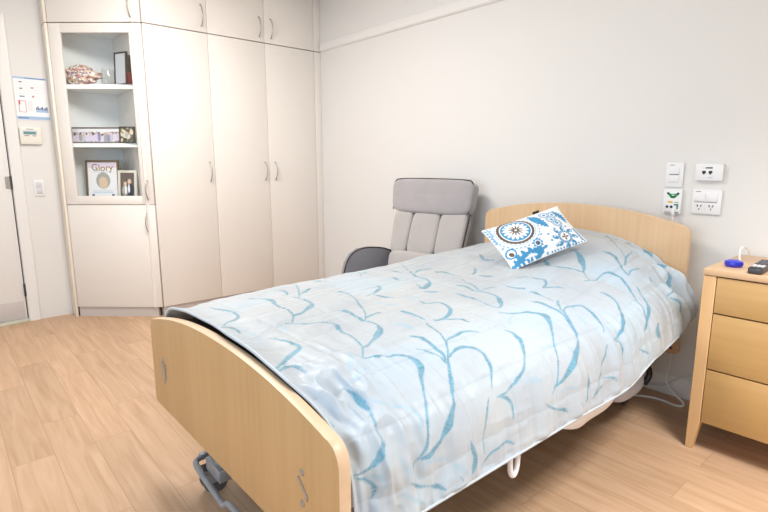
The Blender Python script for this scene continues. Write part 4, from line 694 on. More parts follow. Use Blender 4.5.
b = MB(); wbox(b, .579, .644, .973, 1.097, 0, .009, M['plastic'], .0025); b.obj('plate', ls)
b = MB(); wbox(b, .592, .631, 1.040, 1.082, .009, .0125, M['plastic2'], .0012); b.obj('rocker', ls)
b = MB(); wbox(b, .592, .631, .998, 1.038, .009, .0115, M['plastic2'], .0012); b.obj('rocker', ls)
b = MB(); wbox(b, .592, .631, .9925, .9955, .009, .0096, M['ink']); b.obj('print', ls)
# ------------------------------------------------------------------ plates on the back wall
def pb(b, x0, x1, z0, z1, d0, d1, m, bev=0.): b.box((x0, YB-d1, z0), (x1, YB-d0, z1), m, bev)
GP = 'white plates on the wall above the headboard'
p = thing('light_switch', (-1.02, YB, 1.103), 'tall white switch plate with two rockers, upper left of the plate cluster', 'light switch', GP)
b = MB(); pb(b, -1.062, -.977, 1.103, 1.226, 0, .010, M['plastic'], .003); b.obj('plate', p)
for z0, z1 in ((1.168, 1.202), (1.128, 1.162)):
    b = MB(); pb(b, -1.044, -.996, z0, z1, .010, .0135, M['plastic'], .0012); b.obj('rocker', p)
b = MB(); pb(b, -1.044, -.996, 1.1635, 1.1668, .0098, .0106, M['ink']); b.obj('print', p); b = MB(); pb(b, -1.042, -1.022, 1.211, 1.214, .0098, .0106, M['ink']); b.obj('print', p); b = MB(); pb(b, -1.044, -.996, 1.1235, 1.1255, .0098, .0106, M['plastic2']); b.obj('print', p)
p = thing('call_point', (-1.025, YB, .968), 'white call point with green and yellow symbols and a plugged lead', 'call point', GP)
b = MB(); pb(b, -1.069, -.981, .968, 1.092, -.002, .018, M['plastic'], .003); b.obj('housing', p, T=Matrix.Translation((.010, 0, 0)))
b = MB()
def pdisc(cx, cz, rx, rz, m, d=.018, n=20): b.prism([(cx+rx*math.cos(2*math.pi*k/n), cz+rz*math.sin(2*math.pi*k/n)) for k in range(n)], 'Y', YB-d-.0008, YB-d+.0001, m, smooth=False)
pdisc(-1.022, 1.060, .020, .009, M['green']); pdisc(-1.022, 1.052, .014, .006, M['green'])
b.prism([(-1.050, 1.066), (-1.038, 1.072), (-1.024, 1.062), (-1.036, 1.054)], 'Y', YB-.0192, YB-.0179, M['green']); b.prism([(-.994, 1.066), (-1.006, 1.072), (-1.020, 1.062), (-1.008, 1.054)], 'Y', YB-.0192, YB-.0179, M['green'])
pdisc(-1.046, 1.071, .006, .005, M['navy'], .019); pdisc(-.999, 1.071, .006, .005, M['navy'], .019); pdisc(-1.022, 1.061, .006, .003, M['plastic'], .0195)
pb(b, -1.044, -1.022, 1.022, 1.031, .0178, .0190, M['yellow'])
pdisc(-1.046, 1.002, .007, .007, M['navy']); pdisc(-1.026, 1.002, .007, .007, M['navy'])
pb(b, -1.014, -.994, 1.010, 1.017, .0178, .0190, M['teal']); pb(b, -1.001, -.994, .992, 1.017, .0178, .0190, M['teal']); pb(b, -1.012, -.996, 1.024, 1.027, .0178, .0190, M['teal'])
pb(b, -1.056, -1.03, .972, .976, .0178, .0190, M['ink']); pb(b, -1.008, -.99, .972, .976, .0178, .0190, M['ink'])
b.obj('symbols', p, T=Matrix.Translation((.010, 0, 0)))
b = MB(); pb(b, -1.018, -1.004, .958, .990, .018, .034, M['plastic'], .003)
b.tube([(-1.011, YB-.026, .965), (-1.011, YB-.030, .93), (-1.006, YB-.028, .80), (-.985, YB-.02, .60), (-.945, YB-.018, .42), (-.925, YB-.02, .28)], .0035, M['plastic'], 8, 2); b.obj('plug_lead', p, T=Matrix.Translation((.010, 0, 0)))
p = thing('data_outlet', (-.862, YB, 1.137), 'wide white data outlet with two dark ports, upper right of the plate cluster', 'data outlet', GP)
b = MB(); pb(b, -.921, -.801, 1.138, 1.220, 0, .022, M['plastic'], .004); b.obj('plate', p)
for x in (-.890, -.862):
    b = MB(); pb(b, x, x+.016, 1.174, 1.186, .0215, .0235, M['black'], .001); b.prism([(x+.003, 1.174), (x+.013, 1.174), (x+.008, 1.167)], 'Y', YB-.0235, YB-.0215, M['black']); b.obj('port', p)
b = MB(); pb(b, -.876, -.846, 1.197, 1.203, .0215, .0228, M['navy']); b.obj('print', p); b = MB(); pb(b, -.890, -.879, 1.198, 1.202, .0215, .0226, M['plastic2']); b.obj('print', p); b = MB(); pb(b, -.905, -.872, 1.152, 1.1545, .0215, .0226, M['plastic2']); b.obj('print', p); b = MB(); pb(b, -.864, -.842, 1.1515, 1.155, .0215, .0226, M['paleblue']); b.obj('print', p)
p = thing('power_outlet', (-.864, YB, .975), 'white double power outlet with two switches, lower right of the plate cluster', 'power outlet', GP)
b = MB(); pb(b, -.925, -.797, .975, 1.096, 0, .011, M['plastic'], .003); b.obj('plate', p)
for x in (-.914, -.862):
    b = MB(); pb(b, x, x+.047, 1.038, 1.078, .011, .0145, M['plastic'], .0012); b.obj('switch_rocker', p)
    b = MB()
    for dx, s in ((.014, 1), (.032, -1)): b.prism([(x+dx-.0025, 1.020), (x+dx+.0025, 1.022), (x+dx+.0025+s*.003, 1.010), (x+dx-.0025+s*.003, 1.009)], 'Y', YB-.0120, YB-.0108, M['ink'])
    pb(b, x+.0215, x+.0255, .995, 1.004, .0108, .0120, M['ink']); b.obj('socket_slots', p)
b = MB(); pb(b, -.914, -.814, 1.032, 1.0345, .0108, .0118, M['ink']); b.obj('print', p); b = MB(); pb(b, -.912, -.888, 1.0835, 1.0865, .0108, .0118, M['ink']); b.obj('print', p); b = MB(); pb(b, -.8645, -.8630, .985, 1.030, .0108, .0114, M['plastic2']); b.obj('print', p)

# ------------------------------------------------------------------ recliner armchair by the back wall
CH = thing('armchair', (-2.60, 2.35, 0), 'grey plush recliner armchair against the back wall beyond the bed', 'armchair')
ang = R(11)
BT = Matrix.Translation((-2.500, 2.505, .385)) @ Matrix.Rotation(R(11), 4, 'Z') @ Matrix.Rotation(-ang, 4, 'X') @ Matrix.Diagonal((.905, .64, 1., 1.))  # back: local x across, y depth (0 front), z up the back
def headshape(q):
    q = q.copy(); q.x *= 1+.03*q.z
    if q.z < 0 and q.y < 0: q.y *= 1+.06*math.cos(q.x*2.5)
    return q
b = MB(); b.pad((.012, .05, .620), (.735, .18, .245), M['chairh'], .17, 18, T=BT, shape=headshape)
hr = b.obj('headrest', CH)
b = MB(); b.tube([BT @ Vector(v) for v in ((.352, .01, .515), (.368, .0, .58), (.376, .0, .68), (.366, .0, .727), (.33, .0, .742), (0, -.004, .745), (-.31, .0, .742), (-.342, .0, .727), (-.352, .0, .68), (-.346, .0, .60), (-.335, .01, .515))], .0045, M['piping'], 8, 2); b.obj('piping', hr)
b = MB(); b.box((-.30, .09, .02), (.345, .165, .68), M['chaird'], .03, 3, T=BT); bk = b.obj('back_shell', CH)
for x0, x1, x2, x3 in ((-.315, -.125, -.325, -.165), (-.128, .125, -.168, .095), (.122, .362, .092, .325)):
    def ch(q, x0=x0, x1=x1, x2=x2, x3=x3):
        t = (q.z+1)/2; a = x2+(x0-x2)*t; c = x3+(x1-x3)*t
        return Vector(((a+c)/2+(c-a)/2*q.x, q.y, q.z))
    b = MB(); b.pad((0, .055, .357), (2, .15, .325), M['chair'], .19, 16, T=BT, shape=ch); b.obj('back_cushion', CH)
b = MB(); b.tube([BT @ Vector(v) for v in ((.362, .03, .515), (.358, .02, .45), (.340, .02, .33), (.322, .03, .2))], .0055, M['piping'], 8, 2); b.obj('piping', bk)
b = MB(); b.pad((.0, .045, .125), (.645, .17, .19), M['chair'], .19, 16, T=BT); b.obj('lumbar_cushion', CH)
b = MB(); b.pad((-2.555, 2.22, .36), (.58, .64, .18), M['chair'], .25, 14); b.obj('seat', CH)
for sx in (-1, 1):
    x0, x1 = (-2.918, -2.872) if sx < 0 else (-2.262, -2.195)
    prof = [(2.60, .30), (2.60, .555), (2.50, .60), (2.36, .620), (2.26, .615), (2.19, .585), (2.145, .52), (2.12, .43), (2.11, .30)]
    b = MB(); b.prism(prof, 'X', x0, x1, M['chaird'], .02, 4); a = b.obj('armrest', CH)
    if sx < 0:
        b = MB(); xx = x1-.006
        b.tube([(xx, 2.58, .567), (xx, 2.50, .597), (xx, 2.36, .617), (xx, 2.26, .611), (xx, 2.194, .582), (xx, 2.149, .519), (xx, 2.125, .43), (xx, 2.116, .33)], .0055, M['piping'], 8, 2); b.obj('piping', a)
b = MB(); b.lathe([(0, 0), (.27, 0), (.28, .012), (.27, .03), (.05, .045), (.035, .06), (.035, .27), (.12, .285), (0, .285)], (-2.58, 2.27, 0), M['dmetal']); b.obj('base', CH)
b = MB(); b.tube([BT @ Vector((-.345, .05, .21)), BT @ Vector((-.31, .05, .21))], .008, M['black'], 10); b.obj('pivot_bolt', CH)

# ------------------------------------------------------------------ adjustable bed
BD = thing('adjustable_bed', (-1.42, 1.65, 0), 'adjustable care bed with curved beech head and foot boards', 'bed')
def board(x0, x1, zb, zc, crown, n=40, r=.05):
    """outline with a shallow arched top and rounded corners"""
    pts = [(x0, zb+.012), (x0+.012, zb), (x1-.012, zb), (x1, zb+.012)]
    top = []
    W = x1-x0
    def arch(x): t = (x-x0)/W*2-1; return zc+.033+(crown-.033)*(1-abs(t)**2.2)
    for k in range(9):
        a = R(90*k/8); top.append((x1-r+r*math.cos(a), zc-.012+(arch(x1-r)-zc+.012)*math.sin(a)))
    for k in range(1, n):
        x = x1-r+(x0+r-(x1-r))*k/n; top.append((x, arch(x)))
    for k in range(9):
        a = R(90+90*k/8); top.append((x0+r+r*math.cos(a), zc-.012+(arch(x0+r)-zc+.012)*math.sin(a)))
    return pts+top
def make_board(name, x0, x1, zb, zc, crown, y0, y1, m=M['beech']):
    b = MB(); o = board(x0, x1, zb, zc, crown)
    b.prism(o, 'Y', y0, y1, m, .003, 2, smooth=False)
    ym = (y0+y1)/2
    ob = b.obj(name, BD)
    me = ob.data; me.materials.append(M['beech_edge'])
    for f in me.polygons:
        if abs(f.normal.y) < .8: f.material_index = 1
    return ob
fb = make_board('footboard', -2.010, -.787, .305, .600, .115, .562, .594)
hb_ = make_board('headboard', -2.095, -.872, .275, .880, .118, 2.708, 2.738, M['beech_head'])
for cx, cz, h in ((-1.884, .465, .088), ):
    b = MB(); b.box((cx-.022, .559, cz-.03), (cx+.022, .5625, cz+.03), M['metal'], .001)
    for dz in (-.042, .042): b.lathe([(0, -.003), (.008, -.003), (.009, 0), (0, 0)], (cx, .562, cz+dz), M['metal'], 'Y', 14)
    b.obj('bracket_plate', fb)
b = MB(); cx, cz = -.932, .483
b.prism([(cx-.022, cz+.018), (cx-.014, cz+.022), (cx+.024, cz-.016), (cx+.02, cz-.028)], 'Y', .559, .5625, M['metal'], .0008)
for dz in (-.042, .038): b.lathe([(0, -.003), (.008, -.003), (.009, 0), (0, 0)], (cx, .562, cz+dz), M['metal'], 'Y', 14)
b.obj('bracket_plate', fb)
b = MB(); b.lathe([(0, -.003), (.006, -.003), (.007, 0), (0, 0)], (-.905, 2.708, .305), M['dmetal'], 'Y', 12); b.obj('screw', hb_)
# platform, underframe, columns
b = MB(); 
for x in (-1.90, -.95): b.box((x-.02, .60, .36), (x+.02, 2.70, .42), M['gmetal'], .004)
for y in (.62, 1.3, 2.0, 2.66): b.box((-1.88, y, .37), (-.97, y+.04, .41), M['gmetal'], .004)
b.obj('platform_frame', BD)
b = MB()
for x in (-1.74, -1.08): b.box((x-.02, .66, .10), (x+.02, 2.60, .15), M['gmetal'], .004)
for y in (.80, 2.40): b.box((-1.72, y, .105), (-1.10, y+.04, .145), M['gmetal'], .004)
b.obj('base_frame', BD)
for y0, y1 in ((.95, 1.55), (1.75, 2.35)):
    for x in (-1.66, -1.16): b = MB(); b.tube([(x, y0, .14), (x, y1, .38)], .018, M['gmetal'], 10); b.obj('lift_arm', BD)
# castors
for x, y in ((-1.754, .675), (-1.06, .675), (-1.754, 2.56), (-1.06, 2.56)):
    b = MB()
    for s in (-1, 1):
        b.lathe([(0, s*.006), (.044, s*.006), (.050, s*.009), (.050, s*.022), (.044, s*.026), (.018, s*.024), (0, s*.024)], (x, y, .05), M['rubber'], 'X', 26)
    b.box((x-.006, y-.02, .03), (x+.006, y+.02, .115), M['dmetal'], .003); b.tube([(x, y, .11), (x, y, .175)], .014, M['dmetal'])
    for s in (-1, 1): b.box((x+s*.028-.003, y-.045, .045), (x+s*.028+.003, y+.03, .10), M['gmetal'], .002)
    b.obj('castor', BD)
b = MB(); b.box((-1.745, .640, .100), (-1.62, .690, .150), M['gmetal'], .005); b.obj('castor_bracket', BD)
b = MB(); b.tube([(-1.805, .665, .12), (-1.800, .628, .118), (-1.775, .612, .115), (-1.545, .612, .085), (-1.52, .612, .085), (-1.49, .612, .112), (-1.46, .612, .116), (-1.26, .612, .116), (-1.07, .612, .116)], .011, M['gmetal'], 12, 2)
b.box((-1.818, .640, .108), (-1.794, .676, .134), M['gmetal'], .006); b.obj('brake_bar', BD)
# mattress (dark) and motor housing
b = MB(); b.box((-1.94, .614, .44), (-.93, 2.67, .640), M['dkmatt'], .05, 5); b.obj('mattress', BD)
b = MB(); b.pad((-.950, 2.30, .215), (.11, .30, .12), M['motor'], .36, 12); mo = b.obj('motor_housing', BD); 
b = MB(); b.tube([(-.905, 2.42, .20), (-.902, 2.462, .225), (-.905, 2.46, .26), (-.91, 2.43, .29)], .014, M['black'], 10, 2); b.obj('motor_cap', mo)
b = MB(); b.tube([(-.758, 1.128, .50), (-.758, 1.130, .40), (-.758, 1.134, .358), (-.758, 1.149, .342), (-.758, 1.164, .358), (-.758, 1.168, .40), (-.758, 1.168, .50)], .008, M['sheet'], 10, 2); b.obj('grab_loop', BD)
tag(BD.children[-1], 'white looped strap hanging below the bedspread')
# hanging edge of white sheet under the bedspread
g = []
for i in range(33):
    t = i/32; y = 1.36+.50*t; zb = .425-.075*math.sin(math.pi*min(1, t*1.02))**.7-.02*t
    row = []
    for j in range(7): row.append((-.775-.006*math.sin(j*1.2+i*.4), y, .56+(zb-.56)*j/6))
    g.append(row)
b = MB(); b.grid(g, M['sheet']); 
sh = tag(b.obj('bed_sheet'), 'white sheet edge drooping below the near side of the bedspread', 'sheet')
sm = sh.modifiers.new('thickness', 'SOLIDIFY'); sm.thickness = .003

# ------------------------------------------------------------------ bedspread
NU, NV = 620, 470
G = spread_grid(NU, NV)
du = np.gradient(G, axis=0); dv = np.gradient(G, axis=1); NRM = np.cross(du, dv); NRM /= np.linalg.norm(NRM, axis=2)[..., None]
if NRM[NU//2, NV//2, 2] < 0: NRM = -NRM
uu = np.linspace(0, 1, NU)[:, None]*np.ones((1, NV)); vv = np.ones((NU, 1))*np.linspace(0, 1, NV)[None]
Lu, Lv = 2.10, 1.62
def vnoise(fx, fy, seed):
    """smooth value noise on the cloth"""
    rs = np.random.RandomState(seed); nx, ny = int(fx)+3, int(fy)+3; T = rs.rand(nx, ny)*2-1
    x = uu*fx; y = vv*fy; i = np.floor(x).astype(int); j = np.floor(y).astype(int); a = x-i; c = y-j
    a = a*a*a*(a*(a*6-15)+10); c = c*c*c*(c*(c*6-15)+10)
    return T[i, j]*(1-a)*(1-c)+T[i+1, j]*a*(1-c)+T[i, j+1]*(1-a)*c+T[i+1, j+1]*a*c
ql = .155; qu = .20
du_ = np.abs(((uu*Lu/qu+.3+.04*vnoise(5, 5, 21)) % 1)-.5)*qu; dv_ = np.abs(((vv*Lv/ql+.1+.05*vnoise(5, 5, 22)) % 1)-.5)*ql
puff = np.minimum(1-np.exp(-(qu/2-du_)/.02), 1-np.exp(-(ql/2-dv_)/.02))
h = .0038*puff
h += .0035*vnoise(9, 7, 1)+.0012*vnoise(22, 18, 2)
# soft creases
cr = np.zeros_like(h)
for k, (fx, fy, amp) in enumerate(((12, 34, .0016), (28, 10, .0011), (60, 50, .0006), (26, 26, .0010))):
    n_ = vnoise(fx, fy, 30+k); cr += amp*(1-np.abs(n_)*2.2)
h += cr*(.75+.5*vnoise(4, 4, 40))
# drop folds on the near side, stronger near the foot corner
side = np.clip((vv-.80)/.12, 0, 1)
h += side*(.007*np.sin(uu*64+3*vnoise(8, 3, 50))*.5+.006*vnoise(44, 3, 51)+.0035*vnoise(90, 6, 52))
corner = np.clip((.16-uu)/.14, 0, 1)*np.clip((vv-.55)/.2, 0, 1)
h += corner*(.016*vnoise(52, 9, 60)+.011*(1-2*np.abs(vnoise(70, 16, 61)))+.006*vnoise(110, 30, 62))
headc = np.clip((uu-.86)/.1, 0, 1)*np.clip((vv-.74)/.16, 0, 1)
h += headc*(.026*np.sin(uu*78-vv*34+2*vnoise(7, 7, 70))+.020*vnoise(60, 24, 71))
fold = np.clip((uu-.925)/.03, 0, 1)*np.clip((vv-.70)/.10, 0, 1)
h += fold*(.020*np.sin((uu-.93)*2*math.pi/.030+2.2*vnoise(5, 9, 75))-.006)
edge = np.minimum(1, np.minimum.reduce([uu/.012, (1-uu)/.01, vv/.02, (1-vv)/.008]))
h = h*np.clip(edge, 0, 1)
G2_ = G+NRM*(h[..., None]+.004)
# rolled binding at the hem
# pattern painting
def poly_mask(px, py, poly, out, val):
    x0, x1 = poly[:, 0].min(), poly[:, 0].max(); y0, y1 = poly[:, 1].min(), poly[:, 1].max()
    i0, i1 = max(0, int(x0*(NU-1))-1), min(NU, int(x1*(NU-1))+3); j0, j1 = max(0, int(y0*(NV-1))-1), min(NV, int(y1*(NV-1))+3)
    if i1 <= i0 or j1 <= j0: return
    acc = np.zeros((i1-i0, j1-j0))
    for ox in (-.25, .25):
        for oy in (-.25, .25):
            X = (np.arange(i0, i1)[:, None]+ox)/(NU-1)+0*np.arange(j0, j1)[None]; Y = (np.arange(j0, j1)[None]+oy)/(NV-1)+0*X
            ins = np.zeros(X.shape, bool); n = len(poly)
            for a in range(n):
                xa, ya = poly[a]; xb, yb = poly[(a+1) % n]
                if ya == yb: continue
                ins ^= ((ya > Y) != (yb > Y)) & (X < (xb-xa)*(Y-ya)/(yb-ya)+xa)
            acc += ins*.25
    out[i0:i1, j0:j1] = np.maximum(out[i0:i1, j0:j1], acc*val)
dark = np.zeros((NU, NV)); pale = np.zeros((NU, NV))
for kind, fl in VINES:
    q = np.array(fl, float).reshape(-1, 4)/2000
    tgt = dark if kind else pale
    for a, c in zip(q, q[1:]):
        poly_mask(0, 0, np.array([a[:2], c[:2], c[2:], a[2:]]), tgt, 1.0)
# more of the same printed sprigs on the far side that the drop hides
base = np.array(lin((185, 191, 195))); base2 = np.array(lin((173, 181, 190)))
mot = (.5+.5*vnoise(14, 11, 80))[..., None]
C = base*mot+base2*(1-mot)
wp = (vnoise(160, 4, 81)*.5+vnoise(5, 150, 82)*.5)[..., None]; C = C*(1+.035*wp)
blot = np.clip(vnoise(9, 8, 83)*1.6-.35, 0, 1)[..., None]; C = C*(1-.5*blot)+np.array(lin((178, 200, 216)))*.5*blot
C = C*(1-.5*pale[..., None])+np.array(lin((146, 182, 202)))*.5*pale[..., None]
blue = np.array(lin((82, 142, 166)))*(1+.22*vnoise(120, 90, 84)[..., None])
C = C*(1-.92*dark[..., None])+blue*.92*dark[..., None]
painted_sheen = np.clip((vv-.58)/.2, 0, 1)[..., None]; C = C*(1-painted_sheen*(1-np.array([.99, 1.04, 1.09])))  # bluish sheen of window light painted into the near side's cloth colour
stitch = np.clip(1-np.minimum(qu/2-du_, ql/2-dv_)/.004, 0, 1)[..., None]; C = C*(1-.10*stitch)
def grid_mesh(name, G, C, m, origin, parent=None, flip=False):
    n, k = G.shape[:2]; me = bpy.data.meshes.new(name)
    idx = np.arange(n*k).reshape(n, k)
    F4 = np.stack([idx[:-1, :-1], idx[1:, :-1], idx[1:, 1:], idx[:-1, 1:]], -1).reshape(-1, 4)
    if flip: F4 = F4[:, ::-1]
    me.vertices.add(n*k); me.vertices.foreach_set('co', (G.reshape(-1, 3)-np.array(origin)).astype(np.float32).ravel())
    me.loops.add(F4.size); me.loops.foreach_set('vertex_index', F4.astype(np.int32).ravel())
    me.polygons.add(len(F4)); me.polygons.foreach_set('loop_start', (np.arange(len(F4))*4).astype(np.int32))
    try: me.polygons.foreach_set('loop_total', np.full(len(F4), 4, np.int32))
    except Exception: pass
    me.update(calc_edges=True); me.validate()
    me.polygons.foreach_set('use_smooth', np.ones(len(me.polygons), bool))
    at = me.color_attributes.new('Pattern', 'FLOAT_COLOR', 'POINT')
    rgba = np.ones((n*k, 4), np.float32); rgba[:, :3] = np.clip(C.reshape(-1, 3), 0, 1); at.data.foreach_set('color', rgba.ravel())
    me.materials.append(m)
    ob = bpy.data.objects.new(name, me); COL.objects.link(ob)
    if parent is None: ob.location = origin
    else: ob.parent = parent
    return ob
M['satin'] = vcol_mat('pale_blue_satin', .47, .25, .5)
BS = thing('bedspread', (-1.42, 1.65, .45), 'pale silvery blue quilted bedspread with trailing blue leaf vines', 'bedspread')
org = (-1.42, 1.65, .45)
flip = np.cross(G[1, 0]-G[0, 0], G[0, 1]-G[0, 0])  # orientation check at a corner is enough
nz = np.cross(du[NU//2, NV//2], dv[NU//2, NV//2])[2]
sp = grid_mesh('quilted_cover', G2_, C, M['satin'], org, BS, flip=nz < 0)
so = sp.modifiers.new('thickness', 'SOLIDIFY'); so.thickness = .006; so.offset = -1
# piped hem round the near side, foot and head
hem = [tuple(G2_[0, j]) for j in range(0, NV, 10)]+[tuple(G2_[i, NV-1]) for i in range(0, NU, 8)]+[tuple(G2_[NU-1, j]) for j in range(NV-1, 0, -10)]
M['hem'] = mat('pale_satin_binding', (188, 198, 208), .5, var=.04, scale=40)
b = MB(); b.tube(hem, .0042, M['hem'], 8); b.obj('hem_piping', BS)
i_ = int(.065*NU); pt = Vector(G2_[i_, NV-1])
b = MB(); b.box((pt.x-.001, pt.y-.012, pt.z-.028), (pt.x+.001, pt.y+.012, pt.z), M['paper']); b.obj('care_tag', BS)
# ------------------------------------------------------------------ patterned cushion
n_, m_ = 230, 150
cs = .50; ch = .33
x = (np.linspace(0, 1, n_)[:, None]*np.ones((1, m_)))*cs; y = (np.ones((n_, 1))*np.linspace(0, 1, m_)[None])*ch
W_ = np.array(lin((240, 243, 247))); BL_ = np.array(lin((72, 148, 196))); LB_ = np.array(lin((128, 178, 212))); BR_ = np.array(lin((104, 88, 78)))
CC = np.ones((n_, m_, 3))*W_
def put(mask, col):
    k = np.clip(mask, 0, 1)[..., None]; global CC; CC = CC*(1-k)+col*k
def aa(d, w=.0016): return np.clip(.5-d/w, 0, 1)     # signed distance -> coverage
def ring(cx, cy, r0, r1): r = np.hypot(x-cx, y-cy); return aa(np.maximum(r0-r, r-r1))
def disk(cx, cy, r): return aa(np.hypot(x-cx, y-cy)-r)
def pol(cx, cy): return np.hypot(x-cx, y-cy), np.arctan2(y-cy, x-cx)
def ell(cx, cy, a, b_, rot):
    c, s = math.cos(rot), math.sin(rot); X = (x-cx)*c+(y-cy)*s; Y = -(x-cx)*s+(y-cy)*c
    return aa((np.hypot(X/a, Y/b_)-1)*min(a, b_))
def medallion(cx, cy, R0):
    r, t = pol(cx, cy)
    put(ring(cx, cy, R0*1.16, R0*1.24)*(np.sin(t*34) > -.2), LB_)
    put(aa(np.maximum(R0*.80-r, r-R0*(.93+.03*np.abs(np.sin(t*14))))), BR_)
    put(ring(cx, cy, R0*1.00, R0*1.035), LB_)
    put(disk(cx, cy, R0*.76), BL_); put(ring(cx, cy, R0*.76, R0*.81), W_)
    put(aa(np.maximum(r-R0*(.40+.27*np.abs(np.cos(t*8))**.7), -1)), W_)
    put(aa(r-R0*(.16+.24*np.abs(np.cos(t*6))**2.2)), BR_); put(disk(cx, cy, R0*.07), W_)
def rosette(cx, cy, R0):
    r, t = pol(cx, cy)
    for k in range(8):
        a = k*math.pi/4+.2; put(ell(cx+R0*.82*math.cos(a), cy+R0*.82*math.sin(a), R0*.26, R0*.17, a+.5), BL_)
        put(ell(cx+R0*.86*math.cos(a+.1), cy+R0*.86*math.sin(a+.1), R0*.10, R0*.06, a), W_)
    put(ring(cx, cy, R0*.40, R0*.58), BL_); put(ring(cx, cy, R0*.47, R0*.51)*(np.sin(t*18) > 0), W_)
    for k in range(4):
        a = k*math.pi/2+.1; put(ell(cx+R0*.17*math.cos(a), cy+R0*.17*math.sin(a), R0*.14, R0*.07, a), BR_)
def eye(cx, cy, R0):
    r, t = pol(cx, cy); put(aa(r-R0*(.88+.12*np.cos(t*9))), BL_); put(ring(cx, cy, R0*.45, R0*.6), W_); put(disk(cx, cy, R0*.3), BR_)
def leaf(pts, w, col, jag=0.):
    P = np.array(pts, float); best = np.full(x.shape, 9.); 
    for k in range(len(P)-1):
        a, c = P[k], P[k+1]; d = c-a; tt = np.clip(((x-a[0])*d[0]+(y-a[1])*d[1])/(d@d), 0, 1)
        s = (k+tt)/(len(P)-1); wid = w*np.sin(np.pi*np.clip(s*.92+.06, 0, 1))**.8*(1+jag*np.sign(np.sin(s*46)))
        best = np.minimum(best, np.hypot(x-a[0]-tt*d[0], y-a[1]-tt*d[1])-wid)
    put(aa(best), col)
medallion(.150, .104, .112)
leaf([(.005, .322), (.06, .298), (.12, .286), (.18, .296), (.255, .280)], .030, BL_, .35)
leaf([(.10, .30), (.15, .295), (.18, .305)], .010, W_, .3)
for dx in (.0, .045, .09): leaf([(.07+dx, .290), (.05+dx, .245)], .012, BL_)
rosette(.392, .262, .076); eye(.212, .245, .034)
put(ell(.040, .235, .034, .034, .6), BL_); put(ell(.040, .236, .024, .024, .6), W_); put(ell(.040, .242, .017, .012, .9), BR_)
# scrolls in the far corner
leaf([(.285, .02), (.300, .07), (.318, .125), (.335, .165)], .026, BL_, .2)
for cx, cy in ((.372, .055), (.388, .110), (.420, .070), (.405, .150)):
    put(ring(cx, cy, .019, .033), BL_); put(disk(cx, cy, .010), BL_); put(ring(cx, cy, .024, .028), W_)
leaf([(.44, .04), (.468, .10), (.472, .16)], .018, BL_, .3)
for k in range(12): put(disk(.27+k*.02, .322, .0055), BL_)
for k in range(6): put(disk(.012, .02+k*.022, .009), LB_); put(disk(.028, .012+k*.012, .005), BL_)
for k in range(9): put(ell(.485, .215+k*.012, .010, .005, .4), BL_)
for cx, cy in ((.02, .18), (.26, .20), (.30, .215), (.315, .30), (.44, .19), (.30, .26), (.36, .19), (.24, .32)): put(disk(cx, cy, .008), LB_)
M['cushion'] = vcol_mat('printed_cotton', .8, .1, .3, .15, 700)
front = cushion_grid(n_, m_, 1); back = cushion_grid(n_, m_, -1)
cc = front.reshape(-1, 3).mean(0); corg = (float(cc[0]), float(cc[1]), float(back[..., 2].min()))
CUE = thing('cushion', corg, 'white cushion with blue and brown medallion print, propped near the headboard', 'cushion')
q = np.cross(front[1, 0]-front[0, 0], front[0, 1]-front[0, 0])[2]
fr_ = grid_mesh('printed_cover', front, CC, M['cushion'], corg, CUE, flip=np.cross(front[n_//2+1, m_//2]-front[n_//2, m_//2], front[n_//2, m_//2+1]-front[n_//2, m_//2])[2] < 0)
bk_ = grid_mesh('back_cover', back[::3, ::3], CC[::3, ::3], M['cushion'], corg, CUE, flip=np.cross(front[n_//2+1, m_//2]-front[n_//2, m_//2], front[n_//2, m_//2+1]-front[n_//2, m_//2])[2] > 0)
TLv, TRv = Vector(CU['TL']), Vector(CU['TR'])
b = MB(); p_ = TLv*.28+TRv*.72+Vector((0, 0, -.002)); d_ = (TRv-TLv).normalized()
bm_ = Matrix((( d_.x, 0, 0, p_.x), (d_.y, 0, 1, p_.y), (d_.z, 1, 0, p_.z), (0, 0, 0, 1)))
b.box((-.017, -.004, -.001), (.017, .012, .001), M['black'], T=Matrix(((d_.x, -d_.z*.5, 0, p_.x), (d_.y, 0, 1, p_.y), (d_.z, .9, 0, p_.z), (0, 0, 0, 1)))); b.obj('care_tag', CUE)

# ------------------------------------------------------------------ bedside drawers
ND = thing('bedside_drawers', (-.39, 2.60, 0), 'beech bedside chest of three drawers with tapered legs', 'chest of drawers')
X0, X1, Y0, Y1 = -.690, -.085, 2.352, 2.842
def leg(x0, x1, y0, y1, sx, sy):
    b = MB(); t = bmesh.new()
    w = .018
    lo = [(x0 + (0 if sx < 0 else w), y0+(0 if sy < 0 else w)), (x1-(w if sx < 0 else 0), y0+(0 if sy < 0 else w)), (x1-(w if sx < 0 else 0), y1-(w if sy < 0 else 0)), (x0+(0 if sx < 0 else w), y1-(w if sy < 0 else 0))]
    md = [(x0, y0), (x1, y0), (x1, y1), (x0, y1)]
    rings = [[t.verts.new((*p, 0)) for p in lo], [t.verts.new((*p, .125)) for p in md], [t.verts.new((*p, .768)) for p in md]]
    for a, c in zip(rings, rings[1:]):
        for k in range(4): t.faces.new([a[k], a[(k+1) % 4], c[(k+1) % 4], c[k]])
    t.faces.new(rings[0][::-1]); t.faces.new(rings[2])
    bmesh.ops.recalc_face_normals(t, faces=t.faces); bmesh.ops.bevel(t, geom=[e for e in t.edges], offset=.002, segments=1, affect='EDGES')
    b.merge(t, M['stand'], False); b.obj('leg', ND)
LW = .046
leg(X0, X0+LW, Y0, Y0+LW, -1, -1); leg(X1-LW, X1, Y0, Y0+LW, 1, -1); leg(X0, X0+LW, Y1-LW, Y1, -1, 1); leg(X1-LW, X1, Y1-LW, Y1, 1, 1)
MB().box((X0-.004, Y0-.004, .770), (X1+.004, Y1+.004, .797), M['standx'], .004).obj('top_board', ND)
